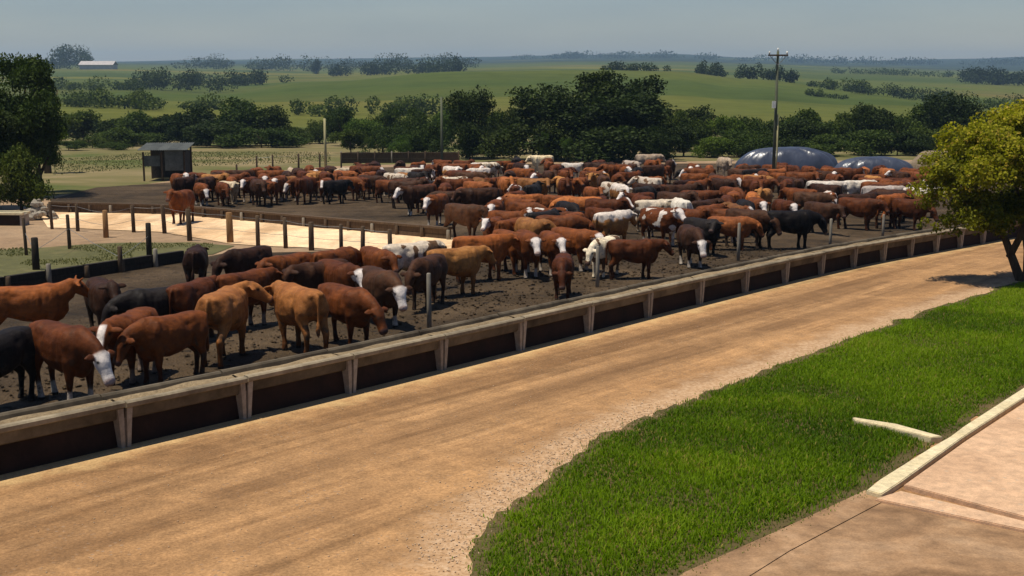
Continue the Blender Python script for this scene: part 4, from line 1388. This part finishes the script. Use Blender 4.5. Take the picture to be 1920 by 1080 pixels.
def tree_proto(kind, seed):
    """Returns crown arrays and trunk bmesh of a unit tree: about 1 m tall (scaled on placing)."""
    r = random.Random(seed)
    lobes = []
    if kind in ('tall', 'big'):
        for i in range(11):
            a = r.uniform(0, 6.28); d = r.uniform(0.0, 0.30)
            z = r.uniform(0.30, 0.82)
            s = r.uniform(0.14, 0.23) * (1.0 if z < 0.7 else 0.8)
            lobes.append((math.cos(a) * d, math.sin(a) * d, z, s, s, s * 0.85))
    elif kind == 'round':
        lobes.append((0, 0, 0.52, 0.33, 0.33, 0.33))
        for i in range(9):
            a = r.uniform(0, 6.28)
            s = r.uniform(0.14, 0.24)
            lobes.append((math.cos(a) * 0.27, math.sin(a) * 0.27, r.uniform(0.25, 0.76), s, s, s))
    else:  # bush: wide and down to the ground
        for i in range(11):
            a = r.uniform(0, 6.28); d = r.uniform(0.0, 0.55)
            s = r.uniform(0.18, 0.36)
            lobes.append((math.cos(a) * d, math.sin(a) * d, r.uniform(0.15, 0.66) * (1.1 - 0.6 * d), s, s, s * 0.85))
    nl = {'tall': 9000, 'round': 9000, 'bush': 9000, 'big': 30000}[kind]
    P, nrm, tone, C = crown_points(lobes, nl, seed, 0.25, 150 if kind != 'big' else 260, 0.40)
    P[:, 2] = np.maximum(P[:, 2], 0.015)
    lf = {'tall': 0.036, 'round': 0.036, 'bush': 0.048, 'big': 0.024}[kind]
    V, Fc, v = leaves(P, lf, seed + 1, nrm, 0.65, tone)
    bm = bmesh.new()
    top = 0.62 if kind != 'bush' else 0.4
    r0 = 0.032 if kind != 'bush' else 0.022
    tube(bm, [(0, 0, -0.06), (0.006, 0, 0.12), (-0.008, 0.01, top * 0.6), (0.0, 0.0, top)], [r0 * 1.3, r0, r0 * 0.7, r0 * 0.3], 8)
    for i in range(6):
        l = lobes[r.randrange(len(lobes))]
        z0 = r.uniform(0.12, top * 0.7)
        tube(bm, [(0, 0, z0), (l[0] * 0.5, l[1] * 0.5, (z0 + l[2]) / 2 - 0.02), (l[0], l[1], l[2])], [r0 * 0.5, r0 * 0.35, r0 * 0.12], 5)
    return (V, Fc, v), bm

PROTO = {}
for kind, seeds in (('tall', (21, 22, 23)), ('round', (31, 32, 33)), ('bush', (41, 42, 43, 44, 45)), ('big', (51, 52))):
    PROTO[kind] = []
    for s in seeds:
        (V, Fc, v), bm = tree_proto(kind, s)
        tm = mesh_from('trunk', bm, M['bark'], True)
        cr = np_mesh('crown', V, Fc, M['leaf_mid'], v)
        PROTO[kind].append((cr, tm))

def tree(name, p, hgt, wid, kind, leafm, label, cat, group=None, seed=0):
    cr, tm = PROTO[kind][seed % len(PROTO[kind])]
    root = link(name, None, loc=(p.x, p.y, p.z), rz=RNG.uniform(0, 6.28))
    prop(root, label, cat, group)
    base = {'tall': 0.9, 'big': 0.9, 'round': 0.85, 'bush': 1.35}[kind]
    w = wid / base
    t = link('trunk', tm, root)
    t.scale = (hgt * 0.9, hgt * 0.9, hgt)
    c = link('crown', cr, root)
    c.scale = (w, w, hgt)
    c.material_slots[0].link = 'OBJECT'
    c.material_slots[0].material = M[leafm]
    return root

def tree_px(name, x, Y, ytop, wpx, kind, leafm, label, cat='tree', group=None, seed=None):
    p = far(x, Y)
    a, b, c = ray(x, ytop)
    top = CAMH + p.y * c / b
    hgt = max(top - p.z, 1.2) / {'tall': 0.98, 'big': 0.98, 'round': 0.93, 'bush': 0.92}[kind]
    if seed is None:
        seed = RNG.randrange(99)
    return tree(name, p, hgt, wpx * Y / F, kind, leafm, label, cat, group, seed)

# big trees that stand out
tree_px('tall_tree', 1118, 126, 132, 170, 'tall', 'leaf_dark', 'tallest dark tree with uneven top rising over the herd', seed=0)
tree_px('tall_tree', 1192, 130, 138, 150, 'tall', 'leaf_dark', 'tall dark tree leaning against the tallest one on its right-hand side', seed=1)
tree_px('tall_tree', 1040, 124, 158, 180, 'round', 'leaf_dark', 'broad dark tree at the left flank of the tallest one', seed=0)
tree_px('tall_tree', 1150, 123, 176, 200, 'round', 'leaf_dark', 'dark leafy tree in the shade between the tallest two', seed=2)
tree_px('broad_tree', 1120, 120, 215, 230, 'bush', 'leaf_dark', 'dark undergrowth at the foot of the tallest trees', 'bush', seed=1)
tree_px('broad_tree', 1216, 120, 225, 120, 'bush', 'leaf_dark', 'dark undergrowth at the right-hand foot of the tallest trees', 'bush', seed=4)
tree_px('broad_tree', 1000, 120, 212, 160, 'bush', 'leaf_dark', 'dark bush between the round tree and the tallest trees', 'bush', seed=2)
tree_px('round_tree', 876, 128, 172, 92, 'round', 'leaf_dark', 'dark round tree standing alone right of the thin dull pole', seed=1)
tree_px('round_tree', 880, 124, 226, 90, 'bush', 'leaf_dark', 'dark bush under the round tree beside the thin dull pole', 'bush', seed=3)
tree_px('round_tree', 1795, 150, 174, 120, 'round', 'leaf_dark', 'dark round tree at the end of the bush belt near the yellow-green tree', seed=0)
tree_px('big_tree', 14, 72, 94, 190, 'big', 'leaf_mid', 'big leafy tree at the picture edge beyond the water trough', seed=0)
tree_px('big_tree', -30, 64, 170, 210, 'big', 'leaf_dark', 'shaded dark tree at the picture edge in front of the big leafy one', seed=1)
tree_px('big_tree', 62, 76, 190, 110, 'big', 'leaf_bright', 'bright green tree leaning out beside the big leafy one', seed=1)
tree_px('broad_tree', 24, 62, 268, 120, 'bush', 'leaf_mid', 'grey-green bush at the foot of the big leafy tree', 'bush', seed=3)
tree_px('slim_tree', 78, 98, 112, 70, 'tall', 'leaf_dark', 'slim dark tree just behind the big leafy one', seed=0)

BELT = 'bushes in the belt behind the herd'
def belt(lst, place, matn, kind='bush', cat='bush'):
    """lst: (x, Y, ytop, width) in order from left to right."""
    for i, (x, Y, yt, w) in enumerate(lst):
        lab = (f'leftmost bush of the {place}' if i == 0 else f'{ORD[i]} bush from left of the {place}') if len(lst) > 1 else f'bush of the {place}'
        mm = matn if isinstance(matn, str) else matn[i % len(matn)]
        tree_px('bush', x, Y, yt, w, kind, mm, lab, cat, BELT, seed=i + int(x))

belt([(150, 178, 200, 130), (205, 176, 208, 110), (262, 178, 198, 130), (300, 176, 214, 90), (230, 168, 232, 120)], 'dark thicket between big leafy tree and shed', ('leaf_mid', 'leaf_dark'))
belt([(120, 150, 262, 70), (166, 158, 250, 60), (205, 152, 268, 60)], 'low scrub before the dark thicket', ('leaf_mid',))
belt([(335, 178, 206, 110), (388, 172, 186, 150), (446, 170, 180, 150), (505, 168, 196, 140), (540, 172, 230, 80), (415, 162, 222, 150), (486, 160, 230, 140)], 'wide dark thicket above the shed', ('leaf_mid', 'leaf_dark', 'leaf_mid', 'leaf_dark'))
belt([(556, 184, 228, 50), (596, 184, 214, 60)], 'pale gap beside the short pale pole', ('leaf_mid',))
belt([(640, 168, 192, 90), (690, 160, 206, 90), (735, 162, 182, 90), (780, 154, 200, 90), (822, 158, 186, 80), (655, 142, 236, 90), (715, 140, 222, 90), (765, 136, 240, 80), (810, 136, 226, 90)], 'green clump between the two thin poles', ('leaf_mid', 'leaf_bright', 'leaf_mid'))
belt([(930, 140, 198, 80), (968, 138, 190, 90), (925, 126, 236, 80)], 'clump between round dark tree and tallest trees', ('leaf_mid', 'leaf_dark'))
belt([(1262, 146, 184, 110), (1312, 150, 196, 120), (1358, 146, 210, 90), (1404, 150, 202, 110), (1440, 146, 216, 80), (1285, 132, 222, 120), (1340, 130, 244, 100), (1395, 132, 232, 120), (1440, 128, 256, 90)], 'belt between tallest trees and utility pole', ('leaf_mid', 'leaf_dark', 'leaf_bright', 'leaf_mid'))
belt([(1482, 154, 206, 90), (1528, 150, 192, 130), (1582, 152, 200, 100), (1632, 152, 186, 130), (1688, 152, 198, 110), (1738, 156, 188, 120), (1502, 136, 222, 120), (1562, 132, 246, 110), (1618, 136, 228, 130), (1690, 134, 240, 120), (1752, 140, 226, 110)], 'belt above the tarp-covered mounds', ('leaf_dark', 'leaf_mid', 'leaf_mid'))
belt([(1850, 158, 206, 110), (1905, 150, 204, 90), (1830, 140, 236, 90), (1900, 136, 230, 100)], 'belt behind the yellow-green tree', ('leaf_mid', 'leaf_dark'))
for i, (x, Y, yt, w) in enumerate([(1022, 118, 248, 34), (1062, 117, 258, 30), (1105, 117, 262, 34), (1172, 118, 236, 36), (1240, 118, 256, 34)]):
    tree_px('young_tree', x, Y, yt, w, 'tall', 'leaf_bright', f'{ORD[i]} of the pale young trees standing before the tallest dark trees'.replace('leftmost of', 'leftmost of'), 'tree', 'pale young trees behind the herd', seed=i)

# the yellow-green tree by the road
def near_tree():
    base = gp(1916, 528)
    root = link('spreading_tree', None, loc=base)
    prop(root, 'spreading yellow-green tree with forked trunk beside the dirt road', 'tree')
    s = depth(1916, 528) / F
    def P(x, y, dy=0.0):                     # metres from the trunk foot for a pixel, at depth offset dy
        a, b, c = ray(x, y)
        Y = base.y + dy
        return Vector((a / b * Y - base.x, dy, CAMH + c / b * Y - base.z))
    bm = bmesh.new()
    j0 = P(1912, 528); j1 = P(1893, 470, 0.1); j2 = P(1878, 430, 0.2)
    tube(bm, [j0 + Vector((0.02, 0, -0.3)), j0 + Vector((0, 0, 0.08)), j1, j2, P(1850, 360, 0.2)], [0.19, 0.15, 0.12, 0.10, 0.04], 10)
    tube(bm, [j1 - Vector((0, 0, 0.2)), P(1920, 430, -0.2), P(1960, 360, -0.3), P(1985, 300, -0.3)], [0.11, 0.095, 0.07, 0.03], 9)
    tube(bm, [j0 + Vector((0.3, 0.25, -0.3)), P(1925, 470, 0.3), P(1915, 400, 0.6), P(1900, 320, 0.8)], [0.11, 0.09, 0.07, 0.03], 9)
    tube(bm, [j2, P(1830, 410, -0.4), P(1780, 380, -0.5)], [0.07, 0.05, 0.02], 7)
    tube(bm, [j2, P(1880, 370, 1.0), P(1860, 300, 1.4)], [0.07, 0.05, 0.02], 7)
    obj('trunk', bm, M['bark'], root, smooth=True)
    lobes = []
    for x, y, dy, rx, rz in ((1790, 345, 0.0, 1.10, 0.85), (1778, 300, 0.5, 0.75, 0.50), (1830, 275, -0.2, 1.10, 0.70), (1880, 320, -1.0, 1.3, 1.0), (1890, 252, 0.3, 1.1, 0.60), (1950, 290, 0.0, 1.4, 1.0),
                             (1825, 400, -0.7, 0.95, 0.65), (1900, 400, 0.9, 1.2, 0.75), (1990, 370, 0.4, 1.4, 0.9), (1795, 425, 0.4, 0.65, 0.42), (1940, 228, 0.4, 1.1, 0.5), (1895, 236, 0.0, 0.8, 0.45), (1990, 235, 0.2, 1.0, 0.6), (2030, 310, 0.2, 1.2, 1.0), (1755, 385, 0.2, 0.6, 0.5), (1860, 430, 0.0, 0.8, 0.4), (1752, 335, -0.2, 0.5, 0.45), (1735, 310, 0.3, 0.38, 0.25), (1812, 246, -0.4, 0.45, 0.3), (1862, 224, 0.2, 0.4, 0.28), (1745, 420, -0.3, 0.35, 0.25), (1920, 212, 0.5, 0.45, 0.3)):
        c = P(x, y, dy)
        lobes.append((c.x, c.y, c.z, rx, rx * 0.95, rz))
    Pp, nrm, tone, C = crown_points(lobes, 84000, 77, 0.17, 640, 0.35)
    r = np.random.RandomState(5)
    # yellower leaves and blossom towards the outer, upper shoots
    ctr = np.array([P(1890, 350).x, 0.0, P(1890, 360).z])
    q = (Pp - ctr) / np.array([3.2, 2.6, 2.0])
    out = np.linalg.norm(q, axis=1)
    up = q[:, 2]
    young = np.clip((out - 0.55) * 1.1, 0, 1) * np.clip(up * 1.3 + 0.55, 0, 1)
    tone = np.clip(tone * 0.55 + young * 0.75 * r.uniform(0.5, 1.2, len(tone)), 0, 0.80)
    flower = (r.uniform(size=len(tone)) < 0.16 * young)
    tone[flower] = 0.98
    V, Fc, v = leaves(Pp, 0.105, 78, nrm, 0.6, tone)
    link('crown', np_mesh('crown', V, Fc, M['leaf_yellow'], v), root)
near_tree()

# ------------------------------------------------------------------ far hedges and woods: masses nobody could count
def hedge(name, pts, hgt, wid, n, leafm, label, size=0.9, seed=0):
    """pts: (column, distance) along the hedge; leaf clumps over the land."""
    n, size = int(n * 1.9), size * 0.72
    r = np.random.RandomState(seed)
    L = [far(x, Y) for x, Y in pts]
    seg = np.array([(b - a).length for a, b in zip(L[:-1], L[1:])])
    cum = np.concatenate([[0], np.cumsum(seg)])
    total = cum[-1]
    nt = max(3, int(total / (wid * 0.42)))
    tc = r.uniform(0, total, nt)
    th = hgt * r.uniform(0.45, 1.15, nt)
    tw = wid * r.uniform(0.5, 0.9, nt)
    C = []
    for t in tc:
        i = min(np.searchsorted(cum, t) - 1, len(seg) - 1); i = max(i, 0)
        f = (t - cum[i]) / seg[i]
        p = L[i].lerp(L[i + 1], f)
        x, y = p.x + r.normal() * wid * 0.35, p.y + r.normal() * wid * 0.8
        C.append((x, y, terr(x, y)))
    C = np.array(C)
    k = r.choice(nt, n)
    d = r.normal(size=(n, 3)); d /= np.linalg.norm(d, axis=1)[:, None]
    rad = r.uniform(0.5, 1.0, n)[:, None]
    P = C[k] + d * rad * np.stack([tw[k], tw[k], th[k] * 0.5], 1)
    P[:, 2] += th[k] * 0.48
    V, Fc, v = leaves(P, size, seed + 1, d * 0.8, 0.7, np.clip(r.uniform(0.0, 0.5, nt)[k] + r.uniform(-.1, .3, n), 0, 0.8))
    o = link(name, np_mesh(name, V, Fc, M[leafm], v))
    prop(o, label, 'hedgerow', None, 'stuff')

hedge('hedgerow', [(1135, 640), (1190, 640), (1262, 640)], 5, 4, 900, 'leaf_dark', 'far hedge of low trees on the crest right of the tallest tree', 1.3, 1)
hedge('hedgerow', [(1300, 700), (1375, 690)], 9, 5, 900, 'leaf_dark', 'far clump of trees on the crest left of the utility pole', 1.4, 2)
hedge('hedgerow', [(1385, 640), (1450, 630), (1512, 620)], 8, 5, 1600, 'leaf_dark', 'far dark hedge crossing behind the utility pole', 1.3, 3)
hedge('hedgerow', [(1530, 600), (1580, 590), (1628, 575)], 6, 4, 1200, 'leaf_mid', 'far hedge stepping down right of the utility pole', 1.2, 4)
hedge('hedgerow', [(1600, 560), (1680, 540), (1750, 500), (1800, 440)], 6, 4, 2400, 'leaf_dark', 'hedge running down the right-hand side of the green hill', 1.0, 5)
hedge('hedgerow', [(1520, 500), (1580, 490)], 3, 3, 500, 'leaf_mid', 'short low hedge on the green hill', 1.0, 15)
hedge('hedgerow', [(1840, 420), (1900, 400), (1990, 380)], 5, 4, 1500, 'leaf_mid', 'low hedge above the yellow-green tree', 0.8, 6)
hedge('far_wood', [(1815, 1050), (1880, 1000), (1960, 960), (2080, 950)], 16, 16, 3200, 'leaf_dark', 'dusky far wood at the right-hand picture edge', 2.4, 7)
hedge('hedgerow', [(1560, 1400), (1700, 1350), (1840, 1300)], 8, 8, 1400, 'leaf_mid', 'hazy tree line below the far right ridge', 2.2, 8)
hedge('hedgerow', [(270, 640), (340, 630), (430, 620)], 11, 7, 1900, 'leaf_dark', 'dark hedge on the far left fields', 1.4, 9)
hedge('hedgerow', [(345, 800), (420, 780), (520, 760)], 10, 8, 1900, 'leaf_dark', 'dark tree row above the far left hedge', 1.6, 10)
hedge('hedgerow', [(110, 560), (170, 560), (262, 570)], 7, 6, 1400, 'leaf_mid', 'far hedge right of the big leafy tree', 1.2, 11)
hedge('far_wood', [(350, 1800), (460, 1750), (560, 1700), (700, 1650), (830, 1600), (880, 1600)], 22, 24, 3600, 'leaf_dark', 'long hazy tree line along the skyline', 3.2, 12)
hedge('far_wood', [(630, 1150), (680, 1130), (720, 1100), (800, 1050), (870, 1000)], 13, 10, 2600, 'leaf_dark', 'darker far trees behind the left shoulder of the green hill', 2.2, 13)
hedge('far_wood', [(92, 1500), (140, 1480), (185, 1470)], 30, 18, 2000, 'leaf_dark', 'dark clump of far trees beside the pale farm roof', 2.8, 14)
hedge('hedgerow', [(585, 1350), (605, 1350)], 26, 7, 500, 'leaf_dark', 'pair of far taller trees standing on the skyline', 2.2, 16)
hedge('hedgerow', [(110, 330), (200, 320), (300, 316), (420, 320)], 5, 5, 2600, 'leaf_mid', 'hedge below the far left fields above the thickets', 0.9, 17)
hedge('hedgerow', [(560, 300), (640, 300), (760, 300), (840, 300)], 5, 4, 2200, 'leaf_mid', 'ragged hedge at the foot of the green hill', 0.9, 18)
hedge('far_wood', [(1000, 3600), (1200, 3500), (1500, 3500), (1750, 3500), (1930, 3500)], 22, 60, 3000, 'leaf_dark', 'faint wooded ridge along the far skyline', 7.0, 19)

def farm_building():
    p = far(186, 1420)
    root = link('farm_building', None, loc=p, rz=math.radians(-8))
    prop(root, 'far pale-roofed farm building beside a dark tree clump on the skyline', 'building')
    bm = bmesh.new(); box(bm, -20, 20, -6, 6, -1, 5); obj('wall', bm, M['whiteroof'], root)
    for s in (-1, 1):
        bm = bmesh.new()
        vs = [bm.verts.new(q) for q in ((-21, s * 7, 4.8), (21, s * 7, 4.8), (21, 0, 9), (-21, 0, 9), (-21, s * 7, 5.1), (21, s * 7, 5.1), (21, 0, 9.3), (-21, 0, 9.3))]
        for f in ((0, 1, 2, 3), (4, 5, 6, 7), (0, 1, 5, 4), (1, 2, 6, 5), (2, 3, 7, 6), (3, 0, 4, 7)):
            bm.faces.new([vs[i] for i in f])
        obj('roof_slope', bm, M['whiteroof'], root)
farm_building()

# ------------------------------------------------------------------ grass of the verge, tufts, gravel
def blades(name, XY, hmin, hmax, wid, m, seed, dz=0.03, label=None, lean=0.5, hs=1.0):
    r = np.random.RandomState(seed)
    n = len(XY)
    P = np.stack([XY[:, 0], XY[:, 1], -SLOPE * XY[:, 1] + dz], 1)
    patch = np.array([mnoise.noise(Vector((x * 0.9, y * 0.9, 1.7))) for x, y in XY]) * 0.5 + 0.5
    patch2 = np.array([mnoise.noise(Vector((x * 0.28, y * 0.28, 5.7))) for x, y in XY]) * 0.5 + 0.5
    h = (hmin + (hmax - hmin) * np.clip((patch - 0.25) * 1.1 + r.uniform(0, 0.45, n), 0, 1)) * hs
    a = r.uniform(0, 2 * np.pi, n)
    l = r.uniform(0.1, lean, n) * h
    d = np.stack([np.cos(a), np.sin(a), np.zeros(n)], 1)
    s = np.stack([-np.sin(a), np.cos(a), np.zeros(n)], 1) * (wid * r.uniform(0.6, 1.3, n))[:, None] / 2
    z = np.zeros((n, 3)); z[:, 2] = h
    mid = P + z * 0.55 + d * (l * 0.3)[:, None]
    tip = P + z * (1 - 0.25 * (l / h)[:, None]) + d * l[:, None]
    V = np.stack([P - s, P + s, mid + s * 0.8, mid - s * 0.8, tip + s * 0.12, tip - s * 0.12], 1).reshape(-1, 3)
    b = np.arange(n)[:, None] * 6
    Fc = np.concatenate([b + np.array([[0, 1, 2, 3]]), b + np.array([[3, 2, 4, 5]])], 0)
    v = np.clip(-0.40 + 1.15 * patch2 + 0.55 * patch + r.uniform(-0.2, 0.25, n), 0, 0.78)
    dry = r.uniform(size=n) < 0.02 + 0.10 * np.clip((patch - 0.62) * 4, 0, 1)
    v[dry] = 0.97
    o = link(name, np_mesh(name, V, Fc, M[m], np.repeat(v, 6)))
    prop(o, label, 'grass', None, 'stuff')

def sample_poly(poly, n, seed):
    r = np.random.RandomState(seed)
    pl = np.array(poly)
    out = []
    got = 0
    while got < n:
        q = np.stack([r.uniform(pl[:, 0].min(), pl[:, 0].max(), 4 * n), r.uniform(pl[:, 1].min(), pl[:, 1].max(), 4 * n)], 1)
        q = q[inside(q[:, 0], q[:, 1], poly)]
        out.append(q); got += len(q)
    return np.concatenate(out)[:n]

vg = [p for p in VPOLY]
g = sample_poly(vg, 280000, 3)
# keep the near part denser than the far part, thin it towards the worn edges
rr = np.random.RandomState(4)
dist = np.hypot(g[:, 0], g[:, 1])
keep = rr.uniform(size=len(g)) < np.clip(24.0 / dist, 0.45, 1)
g = g[keep]
edge = np.full(len(g), 9.0)
for (x0, y0), (x1, y1) in zip(vg, vg[1:] + vg[:1]):
    dx, dy = x1 - x0, y1 - y0
    t = np.clip(((g[:, 0] - x0) * dx + (g[:, 1] - y0) * dy) / (dx * dx + dy * dy + 1e-9), 0, 1)
    edge = np.minimum(edge, np.hypot(g[:, 0] - x0 - t * dx, g[:, 1] - y0 - t * dy))
nz = np.array([mnoise.noise(Vector((x * 2.5, y * 2.5, 0))) for x, y in g]) * 0.5 + 0.5
sel = rr.uniform(size=len(g)) < np.clip((edge - 0.02) / (0.10 + 0.55 * nz ** 2), 0.14, 1)
g, edge = g[sel], edge[sel]
g = g + rr.normal(size=g.shape) * np.where(edge < 0.2, 0.09, 0.02)[:, None]
EDGE = np.clip(0.40 + edge / 0.7, 0, 1)
blades('verge_grass', g, 0.03, 0.13, 0.016, 'grass', 12, 0.04, 'thick green grass of the verge between road and slab', 0.9, EDGE)

tp = sample_poly([xy(*q) for q in ((-200, 490), (0, 468), (180, 458), (400, 458), (400, 476), (330, 486), (0, 534), (-200, 565))], 9000, 8)
tp = tp[np.array([mnoise.noise(Vector((x * 0.45, y * 0.45, 2.2))) for x, y in tp]) > 0.02]
blades('turf_grass', tp, 0.03, 0.10, 0.035, 'drygrass', 13, 0.02, 'sparse worn grass inside the low black wall', 0.9)
tp = sample_poly([xy(*q) for q in ((100, 330), (272, 314), (620, 304), (620, 286), (300, 284), (100, 300))], 14000, 9)
blades('rank_grass', tp[:4000], 0.05, 0.17, 0.10, 'drygrass', 14, 0.0, 'rank grass around the shed behind the pens', 0.9)

def stones(name, poly, n, smin, smax, seed, label, soft=0.0):
    XY = sample_poly([xy(*q) for q in poly], n, seed)
    r = np.random.RandomState(seed)
    XY = XY + r.normal(size=XY.shape) * soft
    s = smin + (smax - smin) * r.uniform(size=n) ** 3
    base = np.array([[1, 0, 0], [-1, 0, 0], [0, 1, 0], [0, -1, 0], [0, 0, 1], [0, 0, -1]], float)
    tri = np.array([[0, 2, 4], [2, 1, 4], [1, 3, 4], [3, 0, 4], [2, 0, 5], [1, 2, 5], [3, 1, 5], [0, 3, 5]])
    V = base[None] * r.uniform(0.6, 1.3, (n, 6, 3)) * s[:, None, None] + r.uniform(-0.25, 0.25, (n, 6, 3)) * s[:, None, None]
    V[:, :, 2] *= 0.6
    a = r.uniform(0, 6.28, n)
    c, sn = np.cos(a)[:, None], np.sin(a)[:, None]
    X = V[:, :, 0] * c - V[:, :, 1] * sn; Yv = V[:, :, 0] * sn + V[:, :, 1] * c
    V = np.stack([X + XY[:, 0:1], Yv + XY[:, 1:2], V[:, :, 2] - SLOPE * (Yv + XY[:, 1:2]) + 0.036 + 0.2 * s[:, None]], 2)
    Fc = (np.arange(n)[:, None, None] * 6 + tri[None]).reshape(-1, 3)
    o = link(name, np_mesh(name, V.reshape(-1, 3), Fc, M['stone'], None, 3))
    prop(o, label, 'gravel', None, 'stuff')

stones('loose_gravel', [(820, 1080), (850, 1000), (960, 900), (1080, 820), (1250, 760), (1300, 748), (1100, 850), (1000, 920), (900, 1000), (880, 1080)], 4500, 0.005, 0.018, 5, 'pale loose gravel along the road side of the verge', 0.35)
stones('road_pebbles', [(-40, 960), (240, 870), (1100, 650), (1500, 560), (1500, 650), (1000, 860), (700, 1085), (-40, 1085)], 1500, 0.004, 0.014, 6, 'scattered pebbles and clods on the dirt road')

def clods():
    M['stone'], keep = M['mud'], M['stone']
    stones('manure_clods', [(-60, 800), (200, 735), (700, 630), (1100, 560), (1500, 470), (1300, 440), (900, 480), (800, 540), (400, 560), (-60, 640)], 5000, 0.015, 0.07, 16, 'dark manure clods trodden into the pen behind the trough', 0.3)
    M['stone'] = keep
clods()

# ------------------------------------------------------------------ haze over the valley
def build_haze():
    bm = bmesh.new()
    box(bm, -7000, 7000, -120, 7100, -40, 100)
    m = bpy.data.materials.new('valley_haze')
    m.use_nodes = True
    n = m.node_tree
    n.nodes.remove(n.nodes['Principled BSDF'])
    pv = N(n, 'ShaderNodeVolumePrincipled')
    pv.inputs['Color'].default_value = (0.52, 0.76, 1.0, 1)
    pv.inputs['Density'].default_value = 0.00016
    pv.inputs['Anisotropy'].default_value = 0.2
    n.links.new(pv.outputs[0], n.nodes['Material Output'].inputs['Volume'])
    o = obj('haze', bm, m)
    o['kind'] = 'stuff'
build_haze()
